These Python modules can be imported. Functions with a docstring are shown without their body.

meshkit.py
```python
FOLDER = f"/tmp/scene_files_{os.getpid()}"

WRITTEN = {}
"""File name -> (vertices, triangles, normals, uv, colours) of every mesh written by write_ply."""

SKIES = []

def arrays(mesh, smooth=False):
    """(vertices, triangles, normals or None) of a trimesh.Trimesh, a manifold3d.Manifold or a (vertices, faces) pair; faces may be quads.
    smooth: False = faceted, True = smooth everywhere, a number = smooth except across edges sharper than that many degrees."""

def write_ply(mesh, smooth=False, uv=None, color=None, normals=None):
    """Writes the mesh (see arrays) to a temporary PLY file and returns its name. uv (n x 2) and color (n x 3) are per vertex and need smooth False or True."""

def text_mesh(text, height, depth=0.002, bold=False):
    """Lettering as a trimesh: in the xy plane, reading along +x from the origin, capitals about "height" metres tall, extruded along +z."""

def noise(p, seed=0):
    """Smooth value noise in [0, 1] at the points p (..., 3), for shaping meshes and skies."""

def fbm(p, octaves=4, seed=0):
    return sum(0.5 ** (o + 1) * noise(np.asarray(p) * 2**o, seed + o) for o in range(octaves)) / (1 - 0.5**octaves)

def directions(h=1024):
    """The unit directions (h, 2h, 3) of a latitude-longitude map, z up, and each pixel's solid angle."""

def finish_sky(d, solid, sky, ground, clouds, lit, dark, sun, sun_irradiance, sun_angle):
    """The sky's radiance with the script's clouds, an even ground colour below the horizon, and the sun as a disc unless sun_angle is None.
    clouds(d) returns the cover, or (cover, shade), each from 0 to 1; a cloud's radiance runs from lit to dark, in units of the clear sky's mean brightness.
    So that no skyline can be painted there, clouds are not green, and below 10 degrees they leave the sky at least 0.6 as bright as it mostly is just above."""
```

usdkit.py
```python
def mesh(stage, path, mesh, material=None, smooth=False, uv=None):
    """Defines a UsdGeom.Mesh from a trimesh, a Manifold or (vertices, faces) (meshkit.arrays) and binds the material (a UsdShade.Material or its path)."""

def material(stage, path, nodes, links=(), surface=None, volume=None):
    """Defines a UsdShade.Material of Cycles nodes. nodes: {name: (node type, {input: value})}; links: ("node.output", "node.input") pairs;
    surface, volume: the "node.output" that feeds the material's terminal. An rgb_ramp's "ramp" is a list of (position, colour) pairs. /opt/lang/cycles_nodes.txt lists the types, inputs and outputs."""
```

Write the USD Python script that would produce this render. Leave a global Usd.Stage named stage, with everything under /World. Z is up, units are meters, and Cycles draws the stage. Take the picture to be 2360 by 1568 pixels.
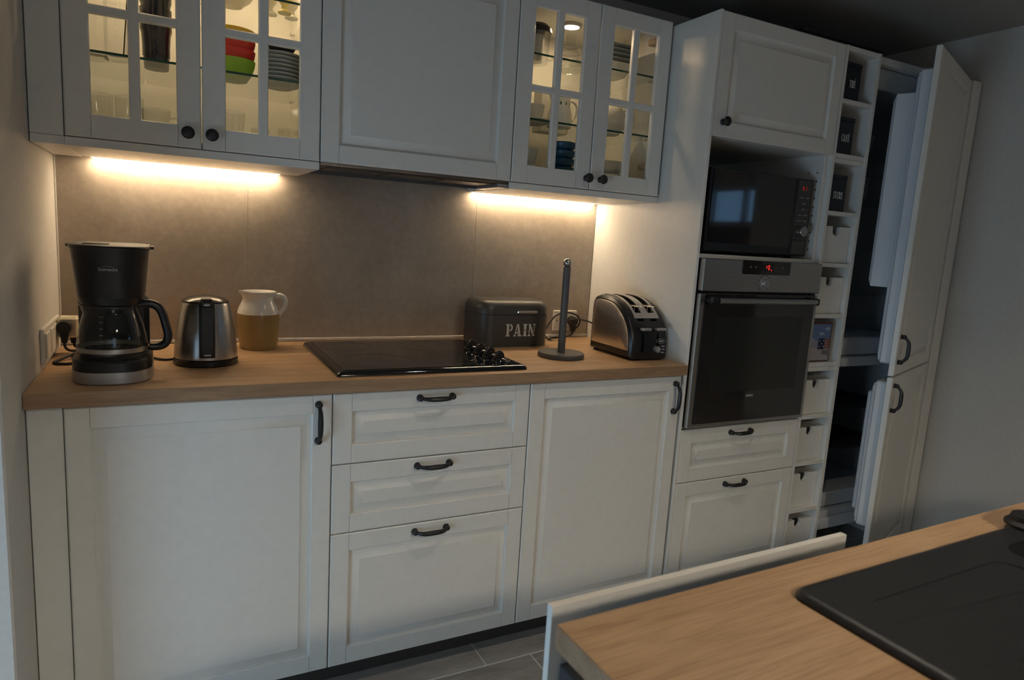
import math, random
import numpy as np, trimesh, manifold3d
from shapely.geometry import Polygon, LineString, box as sbox, Point
from shapely import affinity, union_all
from pxr import Usd, UsdGeom, UsdLux, Gf, Sdf
import usdkit, meshkit

stage = Usd.Stage.CreateInMemory()
UsdGeom.SetStageUpAxis(stage, 'Z'); UsdGeom.SetStageMetersPerUnit(stage, 1.0)
UsdGeom.Xform.Define(stage, '/World'); UsdGeom.Scope.Define(stage, '/World/Looks')
random.seed(7); np.random.seed(7)

# ------------------------------------------------------------------ camera, daylight, exposure
CAM = np.array([-0.3897, -2.366, 1.3197]); YAW, PITCH, ROLL, FPX = 0.4823, -0.1529, 0.0613, 1542.47
cam = UsdGeom.Camera.Define(stage, '/World/camera')
def cam_matrix():
    sy, cy, sp, cp = math.sin(YAW), math.cos(YAW), math.sin(PITCH), math.cos(PITCH)
    f = np.array([sy*cp, cy*cp, sp]); r = np.array([cy, -sy, 0]); u = np.cross(r, f)
    c, s = math.cos(ROLL), math.sin(ROLL)
    r2, u2 = c*r + s*u, -s*r + c*u
    m = np.eye(4); m[0, :3], m[1, :3], m[2, :3], m[3, :3] = r2, u2, -f, CAM
    return Gf.Matrix4d(*[list(map(float, x)) for x in m])
cam.AddTransformOp().Set(cam_matrix())
cam.CreateHorizontalApertureAttr(36.0); cam.CreateVerticalApertureAttr(36.0*1568/2360)
cam.CreateFocalLengthAttr(36.0*FPX/2360)
cam.CreateClippingRangeAttr(Gf.Vec2f(0.02, 60)); cam.CreateFStopAttr(6.3); cam.CreateFocusDistanceAttr(2.25)
cam.CreateExposureAttr(0.0)

dome = UsdLux.DomeLight.Define(stage, '/World/sky_light')
dome.CreateColorAttr(Gf.Vec3f(0.35, 0.52, 0.8)); dome.CreateIntensityAttr(0.06)
def rect_light(name, loc, rot, w, h, color, strength):
    l = UsdLux.RectLight.Define(stage, '/World/' + name)
    l.AddTranslateOp().Set(Gf.Vec3d(*loc)); l.AddRotateXYZOp().Set(Gf.Vec3f(*rot))
    l.CreateWidthAttr(w); l.CreateHeightAttr(h); l.CreateColorAttr(Gf.Vec3f(*color)); l.CreateIntensityAttr(strength)
# dusk daylight: a tall glazed door far to the left, a small window behind the camera, a high window to the right
rect_light('daylight_left', (-1.72, -1.86, 0.52), (0, -90, 0), 0.80, 1.06, (0.48, 0.74, 1.0), 6.0)
rect_light('daylight_rear', (0.25, -5.14, 1.25), (90, 0, 0), .9, 1.5, (0.55, 0.78, 1.0), 1.0)
rect_light('daylight_side', (4.36, -3.25, 1.70), (0, 90, 0), 0.34, 1.1, (0.30, 0.60, 1.0), 1.2)
ROOM = 165.0        # radiance of the ceiling lamp of the dining end of the room
SPOT = 380.0        # radiance of the recessed ceiling spot between the cabinets and the island
LED = 46.0          # radiance of the warm LED bars under the wall cabinets
PUCK = 120.0         # radiance of the round cabinet spots

# ------------------------------------------------------------------ materials
MT = {}
def mat(name, nodes, links, surface='p.BSDF'):
    MT[name] = usdkit.material(stage, '/World/Looks/' + name, nodes, links, surface=surface); return MT[name]
def plain(name, color, rough=0.5, metal=0.0, **kw):
    return mat(name, {'p': ('principled_bsdf', dict(base_color=color, roughness=rough, metallic=metal, **kw))}, [])
def speckled(name, c1, c2, scale, rough=0.5, stretch=(1, 1, 1), bump=0.0, metal=0.0, detail=4, lo=0.3, hi=0.7, **kw):
    n = {'t': ('texture_coordinate', {}), 'm': ('mapping', {'scale': stretch}), 'n': ('noise_texture', {'scale': scale, 'detail': detail}),
         'r': ('rgb_ramp', {'ramp': [(lo, c1), (hi, c2)]}), 'p': ('principled_bsdf', dict(roughness=rough, metallic=metal, **kw))}
    l = [('t.object', 'm.vector'), ('m.vector', 'n.vector'), ('n.fac', 'r.fac'), ('r.color', 'p.base_color')]
    if bump:
        n['b'] = ('bump', {'strength': bump, 'distance': 0.001}); l += [('n.fac', 'b.height'), ('b.normal', 'p.normal')]
    return mat(name, n, l)

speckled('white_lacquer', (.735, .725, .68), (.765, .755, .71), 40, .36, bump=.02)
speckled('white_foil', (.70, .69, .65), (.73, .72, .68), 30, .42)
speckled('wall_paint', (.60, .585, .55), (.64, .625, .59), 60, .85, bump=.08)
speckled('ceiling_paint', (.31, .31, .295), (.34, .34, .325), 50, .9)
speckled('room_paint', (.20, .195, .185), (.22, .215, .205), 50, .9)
speckled('grout_white', (.62, .60, .56), (.70, .68, .64), 80, .8)
plain('floor_grout', (.78, .76, .72), .8)
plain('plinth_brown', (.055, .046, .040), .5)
plain('black_matte', (.012, .012, .013), .42)
plain('black_plastic', (.008, .008, .009), .32)
plain('black_soft', (.010, .010, .011), .55)
plain('black_gloss', (.006, .006, .007), .06, coat_weight=.6)
plain('black_rubber', (.012, .012, .012), .65)
plain('dark_recess', (.012, .012, .012), .8)
plain('chrome', (.72, .71, .69), .14, 1.0)
plain('silver_plastic', (.42, .42, .43), .34, .7)
plain('white_plastic', (.72, .70, .64), .35)
plain('cream_plastic', (.70, .63, .47), .4)
plain('white_china', (.74, .73, .69), .18)
plain('fridge_white', (.66, .70, .74), .38)
plain('fridge_inner', (.58, .61, .64), .4)
plain('white_print', (.62, .62, .60), .6)
plain('grey_print', (.36, .36, .36), .6)
plain('bin_grey', (.052, .050, .049), .42)
plain('slate_grey', (.075, .075, .078), .46)
plain('anthracite', (.035, .037, .04), .5)
plain('lid_grey', (.06, .055, .05), .22, .4)
plain('tin_black', (.014, .015, .018), .42)
plain('tin_inside', (.10, .08, .06), .5)
plain('navy_gloss', (.012, .012, .022), .16)
plain('plate_grey', (.30, .34, .36), .3)
plain('blue_bowl', (.012, .085, .19), .3)
plain('yellow_bowl', (.62, .42, .02), .4)
plain('red_bowl', (.50, .022, .018), .4)
plain('green_bowl', (.22, .46, .03), .4)
plain('egg_yellow', (.62, .50, .06), .4)
plain('flower_pink', (.55, .16, .17), .5)
plain('leaf_green', (.06, .10, .04), .5)
plain('stoneware_ochre', (.29, .195, .075), .28)
plain('hinge_beige', (.40, .30, .20), .4)
plain('photo_sky', (.115, .18, .33), .35)
plain('photo_cloud', (.34, .38, .48), .35)
plain('photo_navy', (.012, .014, .035), .35)
plain('photo_brick', (.25, .10, .08), .35)
plain('photo_pale', (.36, .33, .34), .35)
plain('photo_frame', (.10, .045, .035), .4)
plain('oven_window', (.012, .014, .013), .12)
plain('shelf_label', (.50, .52, .54), .6)
plain('fabric_curtain', (.42, .40, .36), .9)
# composite sink
speckled('black_granite', (.010, .010, .011), (.022, .022, .024), 300, .42)
# brushed steel
def steel(name, c1, c2, rough, stretch):
    speckled(name, c1, c2, 26, rough, stretch=stretch, metal=1.0, bump=.05, detail=5)
steel('steel_horizontal', (.40, .38, .35), (.52, .50, .47), .33, (.6, 12, 40))
steel('steel_vertical', (.42, .41, .39), (.56, .54, .52), .30, (14, 14, .6))
steel('steel_side', (.50, .46, .42), (.62, .58, .54), .30, (4, .8, 14))
steel('steel_dark', (.12, .11, .105), (.18, .165, .155), .36, (.8, 14, 14))
# oak laminate
def oak(name, dark, mid, light, stretch, rough):
    mat(name, {'t': ('texture_coordinate', {}), 'm': ('mapping', {'scale': stretch}), 'm2': ('mapping', {'scale': tuple(s*4.5 if s > 2 else s*1.6 for s in stretch)}),
               'n': ('noise_texture', {'scale': 2.3, 'detail': 5, 'roughness': .6, 'distortion': .6}), 'n2': ('noise_texture', {'scale': 6, 'detail': 4, 'roughness': .65}),
               'r': ('rgb_ramp', {'ramp': [(.28, dark), (.48, mid), (.72, light)]}), 'r2': ('rgb_ramp', {'ramp': [(.30, (.68, .66, .63)), (.55, (1, 1, 1))]}),
               'x': ('mix', {'mix_type': 'multiply', 'fac': .85}), 'b': ('bump', {'strength': .06, 'distance': .001}),
               'p': ('principled_bsdf', {'roughness': rough})},
        [('t.object', 'm.vector'), ('t.object', 'm2.vector'), ('m.vector', 'n.vector'), ('m2.vector', 'n2.vector'), ('n.fac', 'r.fac'), ('n2.fac', 'r2.fac'),
         ('r.color', 'x.color1'), ('r2.color', 'x.color2'), ('x.color', 'p.base_color'), ('n2.fac', 'b.height'), ('b.normal', 'p.normal')])
oak('oak_laminate', (.365, .215, .110), (.49, .31, .17), (.59, .395, .23), (1.1, 9, 9), .42)
oak('oak_edge', (.22, .13, .07), (.31, .19, .105), (.38, .245, .145), (1.3, 14, 14), .5)
for k, f in enumerate((1.0, .86, 1.12)):
    oak('floor_tile_%d' % (k+1), (.33*f, .30*f, .27*f), (.44*f, .41*f, .375*f), (.54*f, .51*f, .47*f), (1.4, 8, 8), .38)
# concrete-look splashback tile
def concrete(name, f):
    mat(name, {'t': ('texture_coordinate', {}), 'n': ('noise_texture', {'scale': 3.2, 'detail': 7, 'roughness': .62, 'distortion': .5}), 'n2': ('noise_texture', {'scale': 42, 'detail': 5, 'roughness': .7}),
               'r': ('rgb_ramp', {'ramp': [(.3, (.200*f, .170*f, .138*f)), (.55, (.248*f, .214*f, .178*f)), (.75, (.300*f, .264*f, .226*f))]}),
               'r2': ('rgb_ramp', {'ramp': [(.3, (.86, .86, .86)), (.7, (1.06, 1.06, 1.06))]}), 'x': ('mix', {'mix_type': 'multiply', 'fac': 1.0}),
               'b': ('bump', {'strength': .05, 'distance': .001}), 'p': ('principled_bsdf', {'roughness': .42, 'specular_ior_level': .35})},
        [('t.object', 'n.vector'), ('t.object', 'n2.vector'), ('n.fac', 'r.fac'), ('n2.fac', 'r2.fac'), ('r.color', 'x.color1'), ('r2.color', 'x.color2'), ('x.color', 'p.base_color'),
         ('n2.fac', 'b.height'), ('b.normal', 'p.normal')])
concrete('concrete_tile', 1.65)
# glass
def pane(name, tint, rough=.02, lo=.03, hi=.6, power=4.0):
    mat(name, {'f': ('layer_weight', {'blend': .5}), 'w': ('math', {'math_type': 'power', 'value2': power}), 's': ('math', {'math_type': 'multiply_add', 'value2': hi, 'value3': lo}),
               't': ('transparent_bsdf', {'color': tint}), 'g': ('glossy_bsdf', {'color': (.9, .92, .92), 'roughness': rough}), 'x': ('mix_closure', {})},
        [('f.facing', 'w.value1'), ('w.value', 's.value1'), ('s.value', 'x.fac'), ('t.BSDF', 'x.closure1'), ('g.BSDF', 'x.closure2')], surface='x.closure')
pane('pane_glass', (.95, .96, .95), lo=.018, hi=.4)
pane('shelf_glass', (.97, .985, .97), lo=.03, hi=.35)
pane('drink_glass', (.94, .945, .94), lo=.06, hi=.8, power=3.0)
pane('carafe_glass', (.78, .79, .78), lo=.05, hi=.7, power=3.5)
plain('shelf_edge', (.015, .07, .045), .15)
plain('led_lit', (.9, .8, .6), .5, emission_color=(1.0, .76, .49), emission_strength=LED)
plain('puck_lit', (.9, .8, .6), .5, emission_color=(1.0, .70, .40), emission_strength=PUCK)
plain('room_lamp_lit', (.9, .9, .85), .5, emission_color=(1.0, .85, .66), emission_strength=ROOM)
plain('spot_lit', (.9, .9, .85), .5, emission_color=(1.0, .88, .72), emission_strength=SPOT)
plain('display_red', (.3, .01, .01), .5, emission_color=(1.0, .03, .02), emission_strength=.9)
plain('display_dim_red', (.2, .01, .01), .5, emission_color=(1.0, .03, .02), emission_strength=.22)

# ------------------------------------------------------------------ scene helpers
NAMES = {}
class Node:
    def __init__(s, path, loc, kids): s.path, s.loc, s.kids = path, np.array(loc, float), kids
def numbered(base, name):
    k = NAMES.get((base, name), 0); NAMES[(base, name)] = k + 1
    return name if k == 0 else '%s_%03d' % (name, k)
def tag(prim, label=None, cat=None, group=None, kind=None):
    for k, v in (('label', label), ('category', cat), ('group', group), ('kind', kind)):
        if v: prim.SetCustomDataByKey(k, v)
def thing(name, label, cat, loc=(0, 0, 0), rz=0, group=None, kind=None):
    p = '/World/' + numbered('/World', name)
    x = UsdGeom.Xform.Define(stage, p); x.AddTranslateOp().Set(Gf.Vec3d(*map(float, loc)))
    if rz: x.AddRotateZOp().Set(float(rz))
    tag(x.GetPrim(), label, cat, group, kind)
    return Node(p, loc, {})
def part(parent, name, mesh, m, smooth=30, label=None, local=False, kind=None):
    """A mesh under parent; the mesh is given in world coordinates unless local."""
    if isinstance(mesh, (list, tuple)) and not isinstance(mesh[0], np.ndarray): mesh = trimesh.util.concatenate([tm(x) for x in mesh])
    mesh = tm(mesh)
    if not local: mesh = mesh.copy(); mesh.apply_translation(-parent.loc)
    p = parent.path + '/' + numbered(parent.path, name)
    q = usdkit.mesh(stage, p, mesh, MT[m], smooth)
    tag(q.GetPrim(), label, kind=kind)
    return Node(p, parent.loc, {})
def solo(name, mesh, m, label=None, cat=None, group=None, kind=None, smooth=30):
    if isinstance(mesh, (list, tuple)) and not isinstance(mesh[0], np.ndarray): mesh = trimesh.util.concatenate([tm(x) for x in mesh])
    p = '/World/' + numbered('/World', name)
    q = usdkit.mesh(stage, p, tm(mesh), MT[m], smooth); tag(q.GetPrim(), label, cat, group, kind)
    return Node(p, (0, 0, 0), {})
def dup(src, name, label, loc, rz=0):
    """Another individual of src: its own label, the parts referenced."""
    was = stage.GetPrimAtPath(src.path).GetCustomData()
    n = thing(name, label, was['category'], loc, rz, was.get('group'))
    pr = stage.GetPrimAtPath(n.path); pr.GetReferences().AddInternalReference(src.path); pr.SetInstanceable(True)
    return n
def tm(x):
    if isinstance(x, trimesh.Trimesh): return x
    if hasattr(x, 'to_mesh'):
        q = x.to_mesh(); return trimesh.Trimesh(q.vert_properties[:, :3], q.tri_verts, process=False)
    v, f = x; return trimesh.Trimesh(np.asarray(v, float), np.asarray(f), process=False)

# ------------------------------------------------------------------ shape helpers
def hull(pts):
    return trimesh.convex.convex_hull(np.asarray(pts, float))
def rbox(x0, x1, y0, y1, z0, z1, b=.0015):
    if x0 > x1: x0, x1 = x1, x0
    if y0 > y1: y0, y1 = y1, y0
    if b <= 0: return trimesh.creation.box(bounds=[[x0, y0, z0], [x1, y1, z1]])
    b = min(b, (x1-x0)*.45, (y1-y0)*.45, (z1-z0)*.45); P = []
    for x, dx in ((x0, b), (x1, -b)):
        for y, dy in ((y0, b), (y1, -b)):
            for z, dz in ((z0, b), (z1, -b)):
                P += [(x, y+dy, z+dz), (x+dx, y, z+dz), (x+dx, y+dy, z)]
    return hull(P)
def sround(x0, x1, y0, y1, r, n=6):
    return sbox(x0+r, y0+r, x1-r, y1-r).buffer(r, quad_segs=n)
def slab(x0, x1, y0, y1, z0, z1, r, edge=0.0, n=6):
    """Rounded-rectangle plate, horizontal, with softened top and bottom edges."""
    if edge <= 0: return prism(sround(x0, x1, y0, y1, r, n), z0, z1)
    P = []
    for e, z in ((edge, z0), (edge*.29, z0+edge*.29), (0, z0+edge), (0, z1-edge), (edge*.29, z1-edge*.29), (edge, z1)):
        P += [(x, y, z) for x, y in list(sround(x0+e, x1-e, y0+e, y1-e, max(r-e, .001), n).exterior.coords)]
    return hull(P)
def prism(poly, z0, z1):
    gs = getattr(poly, 'geoms', [poly]); out = []
    for g in gs:
        if g.is_empty or g.area < 1e-10: continue
        m = trimesh.creation.extrude_polygon(g, z1-z0, engine='earcut'); m.apply_translation((0, 0, z0)); out.append(m)
    return trimesh.util.concatenate(out)
XZ = np.array([[1, 0, 0, 0], [0, 0, 1, 0], [0, 1, 0, 0], [0, 0, 0, 1.]])       # (x,y,z) -> (x, z, y): a drawing stands upright
def upright(poly, y0, y1):
    """Drawing in (x, z), extruded from y0 to y1."""
    m = prism(poly, y0, y1); m.apply_transform(XZ); m.invert(); return m
YZ = np.array([[0, 0, 1, 0], [1, 0, 0, 0], [0, 1, 0, 0], [0, 0, 0, 1.]])       # (a,b,c) -> (c, a, b)
def sideways(poly, x0, x1):
    """Drawing in (y, z), extruded from x0 to x1."""
    m = prism(poly, x0, x1); m.apply_transform(YZ); return m
def lathe(prof, at=(0, 0, 0), axis='z', n=28, flip=False, sy=1.0):
    prof = np.asarray(prof, float); a = np.linspace(0, 2*np.pi, n, endpoint=False); V, F = [], []
    for r, h in prof:
        V += [(r*math.cos(t), sy*r*math.sin(t), h) for t in a]
    for i in range(len(prof)-1):
        for j in range(n):
            k = (j+1) % n; p, q, s, t = i*n+j, i*n+k, (i+1)*n+k, (i+1)*n+j
            F += [(p, q, s), (p, s, t)]
    V, F = np.array(V), np.array(F)
    if axis == 'y': V = np.stack([V[:, 0], -V[:, 2], V[:, 1]], 1)          # the profile's height points to -y (to the viewer)
    if axis == 'x': V = np.stack([V[:, 2], V[:, 0], V[:, 1]], 1)           # ... to +x
    m = trimesh.Trimesh(V + np.asarray(at), F, process=True)
    if m.is_watertight and m.volume < 0: m.invert()
    return m
def tube(path, r, n=10, caps=True):
    path = np.asarray(path, float); k = len(path); r = np.broadcast_to(np.asarray(r, float), (k,))
    T = np.gradient(path, axis=0); T /= np.maximum(np.linalg.norm(T, axis=1, keepdims=True), 1e-9)
    u = np.cross(T[0], (0, 0, 1.0)); u = u if np.linalg.norm(u) > 1e-3 else np.cross(T[0], (1.0, 0, 0)); V, F = [], []
    for i in range(k):
        u = u - T[i]*(u @ T[i]); u /= np.linalg.norm(u); w = np.cross(T[i], u)
        V += [path[i] + r[i]*(math.cos(t)*u + math.sin(t)*w) for t in np.linspace(0, 2*np.pi, n, endpoint=False)]
    for i in range(k-1):
        for j in range(n):
            q = (j+1) % n; F += [(i*n+j, i*n+q, (i+1)*n+q), (i*n+j, (i+1)*n+q, (i+1)*n+j)]
    if caps:
        V += [path[0], path[-1]]
        F += [(k*n, (j+1) % n, j) for j in range(n)] + [(k*n+1, (k-1)*n+j, (k-1)*n+(j+1) % n) for j in range(n)]
    return trimesh.Trimesh(np.array(V), np.array(F), process=False)
def spline(pts, n=24):
    from scipy.interpolate import CubicSpline
    pts = np.asarray(pts, float); d = np.r_[0, np.cumsum(np.linalg.norm(np.diff(pts, axis=0), axis=1))]
    return CubicSpline(d, pts)(np.linspace(0, d[-1], n))
def ball(at, r, sub=2, scale=(1, 1, 1)):
    m = trimesh.creation.icosphere(sub, r); m.apply_scale(scale); m.apply_translation(at); return m
def moved(m, mtx):
    m = tm(m).copy(); m.apply_transform(mtx); return m
def T_(x, y, z): return trimesh.transformations.translation_matrix((x, y, z))
def R_(deg, ax): return trimesh.transformations.rotation_matrix(math.radians(deg), ax)
def rings(x0, x1, z0, z1, yf, prof, cap=True):
    """Mitred rectangle frame facing -y: prof is (inset, depth) pairs from outside to inside."""
    V, F = [], []
    for i, d in prof: V += [(x0+i, yf+d, z0+i), (x1-i, yf+d, z0+i), (x1-i, yf+d, z1-i), (x0+i, yf+d, z1-i)]
    for k in range(len(prof)-1):
        for j in range(4):
            q = (j+1) % 4; F += [(4*k+j, 4*k+q, 4*k+4+q), (4*k+j, 4*k+4+q, 4*k+4+j)]
    if cap: e = 4*(len(prof)-1); F += [(e, e+1, e+2), (e, e+2, e+3)]
    return trimesh.Trimesh(np.array(V), np.array(F), process=False)
def stick(x0, x1, z0, z1, yf, t, cl, cr, cb, ct, d=.003):
    """A frame member: back at depth t, front edges chamfered by cl, cr, cb, ct."""
    P = [(x, yf+t, z) for x in (x0, x1) for z in (z0, z1)] + [(x, yf+d, z) for x in (x0, x1) for z in (z0, z1)]
    P += [(x, yf, z) for x in (x0+cl, x1-cr) for z in (z0+cb, z1-ct)]
    return hull(P)
def text(s, height, depth=.0006, bold=False):
    return meshkit.text_mesh(s, height, depth, bold)
def stand(m, x, y, z):
    """Lettering in xy made to stand upright facing -y with its origin at (x, y, z)."""
    m = m.copy(); m.apply_transform(R_(90, (1, 0, 0))); m.apply_translation((x, y, z)); return m

# ------------------------------------------------------------------ room shell
XL, XR, ZC = -0.671, 2.70, 2.285
def structure(name, mesh, m): return solo(name, mesh, m, kind='structure')
floor = structure('floor', rbox(-1.7, 4.4, -5.4, .12, -.12, -.0010, 0), 'floor_grout')
# plank tiles, each one laid on its own
rows = np.arange(-1.673, -.05, .2)
for j, y in enumerate(rows):
    off = {0: .632, 1: .477}[j % 2 if j != 5 else 1] if j in (4, 5) else [.13, .40, .75, .02, .632, .477, .30, .85, .5][j % 9]
    x = off - .9*2
    while x < XR:
        a, b = max(x, XL), min(x+.9, XR)
        if b - a > .05:
            part(floor, 'tile', rbox(a+.0024, b-.0024, y+.0024, y+.1976, -.006, 0, .0006), 'floor_tile_%d' % (1 + (j*3 + int(round(x*7))) % 3), False)
        x += .9
part(floor, 'tile', rbox(-1.7, 4.4, -5.4, -1.6745, -.006, -.0005, 0), 'floor_tile_1', False)
part(floor, 'tile', rbox(-1.7, XL-.12, -1.674, .0, -.006, -.0005, 0), 'floor_tile_1', False)
part(floor, 'tile', rbox(XR+.1, 4.4, -1.674, .0, -.006, -.0005, 0), 'floor_tile_2', False)
SPX, SPY = .80, -1.45
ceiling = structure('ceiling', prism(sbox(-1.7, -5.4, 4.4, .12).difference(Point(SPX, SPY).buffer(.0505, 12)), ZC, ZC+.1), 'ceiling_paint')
spot = thing('ceiling_spot', 'recessed round ceiling spot above the aisle in front of the hob', 'lamp', (SPX, SPY, ZC))
part(spot, 'can', lathe([(.062, -.0005), (.062, -.003), (.047, -.004), (.047, .062), (.0495, .062), (.0495, -.0005), (.062, -.0005)], spot.loc, 'z', 28), 'black_soft')
part(spot, 'bulb', lathe([(0, .055), (.0465, .055), (.0465, .060), (0, .060)], spot.loc, 'z', 28), 'spot_lit', label='lit bulb face')
wall_back = structure('wall_back', rbox(-1.7, 4.4, .010, .12, -.0, ZC, 0), 'wall_paint')
for a, b in ((XL+.004, -.1490), (-.1475, .6615), (.663, 1.206)):
    part(wall_back, 'tile', rbox(a, b, 0, .0105, .9305, 1.52, .0008), 'concrete_tile', False)
part(wall_back, 'grout', [rbox(-.1495, -.147, .0022, .0105, .9305, 1.5, 0), rbox(.661, .6635, .0022, .0105, .9305, 1.5, 0)], 'grout_white', False)
trim_1 = structure('trim_1', rbox(XL+.002, 1.207, -.0035, .010, .9185, .9300, .002), 'grout_white')
trim_2 = structure('trim_2', rbox(XL, XL+.0045, -.004, .010, .92, 1.494, .001), 'grout_white')
wall_left = structure('wall_left', rbox(XL-.13, XL, -.83, .011, 0, ZC, .004), 'wall_paint')
wall_right = structure('wall_right', rbox(XR, XR+.10, -1.75, .011, 0, ZC, 0), 'wall_paint')
baseboard = structure('baseboard_right', rbox(XR-.010, XR, -1.75, -.64, 0, .003, 0), 'grout_white')
for k in range(4):
    part(baseboard, 'tile', rbox(XR-.010, XR-.001, -.64-.3*(k+1)+.001, -.64-.3*k-.001, .0005, .08, .001), 'floor_tile_2', False)
# walls behind the camera with the windows
def holed(x0, x1, z0, z1, hx0, hx1, hz0, hz1):
    return sbox(x0, z0, x1, z1).difference(sbox(hx0, hz0, hx1, hz1))
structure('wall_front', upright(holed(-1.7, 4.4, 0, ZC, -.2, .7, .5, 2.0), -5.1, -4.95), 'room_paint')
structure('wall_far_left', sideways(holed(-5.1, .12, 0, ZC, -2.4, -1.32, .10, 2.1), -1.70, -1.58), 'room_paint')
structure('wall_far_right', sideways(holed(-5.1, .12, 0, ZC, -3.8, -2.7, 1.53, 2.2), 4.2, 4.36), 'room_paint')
def window(n, at, axis, a0, a1, z0, z1, posts, rails, shut):
    w = thing('window_%d' % n, None, None, (*at, z0), kind='structure')
    B = (lambda p0, p1, q0, q1, e=0: rbox(p0, p1, at[1]-.05-e, at[1]-e, q0, q1, .003)) if axis == 'x' else (lambda p0, p1, q0, q1, e=0: rbox(at[0]-.025, at[0]+.025, p0, p1, q0, q1, .003))
    for p in posts: part(w, 'window_frame', B(p, p+.05, z0, z1), 'white_plastic')
    for q in rails: part(w, 'window_frame', B(a0, a1, q, q+.05), 'white_plastic')
    if shut: part(w, 'shutter', rbox(at[0]+(.04 if at[0] > 0 else -.06), at[0]+(.06 if at[0] > 0 else -.04), a0, a1, shut, z1, .002), 'white_plastic')
window(1, (.25, -5.0), 'x', -.2, .7, .5, 2.0, (-.2, .225, .65), (.5, 1.95), None)
window(2, (4.25, -3.25), 'y', -3.8, -2.7, 1.53, 2.2, (-3.8, -3.34, -2.75), (1.53, 2.15), 1.86)
window(3, (-1.62, -1.86), 'y', -2.4, -1.32, .10, 2.1, (-2.4, -1.37), (.10, 2.05), .92)
lamp = thing('ceiling_lamp', 'round white ceiling lamp at the dining end of the room', 'lamp', (.70, -3.85, ZC-.13))
part(lamp, 'rim', lathe([(.23, .129), (.235, .0), (.225, -.002), (.22, .129), (.23, .129)], lamp.loc, 'z', 40), 'white_plastic')
part(lamp, 'diffuser', lathe([(0, .105), (.219, .105), (.219, .112), (0, .112)], lamp.loc, 'z', 40), 'room_lamp_lit', label='lit white diffuser')

# ------------------------------------------------------------------ cabinet fronts, knobs, handles
def door_meshes(x0, x1, z0, z1, yf, st=.05, t=.019, glass=False):
    g = .0015; x0, x1, z0, z1 = x0+g, x1-g, z0+g, z1-g
    m = [stick(x0, x0+st, z0, z1, yf, t, .003, .0005, .003, .003), stick(x1-st, x1, z0, z1, yf, t, .0005, .003, .003, .003),
         stick(x0+st, x1-st, z0, z0+st, yf, t, .0005, .0005, .003, .0005), stick(x0+st, x1-st, z1-st, z1, yf, t, .0005, .0005, .0005, .003)]
    if not glass:
        m.append(rings(x0, x1, z0, z1, yf, [(st-.0005, .0012), (st+.0025, .0035), (st+.0035, .0105), (st+.005, .0105)], False))
    panel = rings(x0, x1, z0, z1, yf, [(st+.003, .014), (st+.003, .0108), (st+.008, .0108), (st+.0295, .0028), (st+.0310, .0010)])
    return trimesh.util.concatenate(m), panel
def handle_mesh(cx, yf, cz, vertical=False, half=.049):
    s = np.linspace(-1, 1, 21)
    path = np.stack([half*s, -(.009 + .021*(1 - s**4)), 0*s], 1)
    m = [tube(path, .0044 + .0030*(1 - s**2), 10)]
    for q in (-1, 1):
        m.append(lathe([(0, 0), (.0098, 0), (.0098, .002), (.0062, .006), (.0056, .008)], (q*half, 0, 0), 'y', 16))
        m.append(ball((q*half, -.0105, 0), .0088, 2))
    m = trimesh.util.concatenate(m)
    if vertical: m.apply_transform(R_(90, (0, 1, 0)))
    m.apply_translation((cx, yf, cz)); return m
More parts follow.
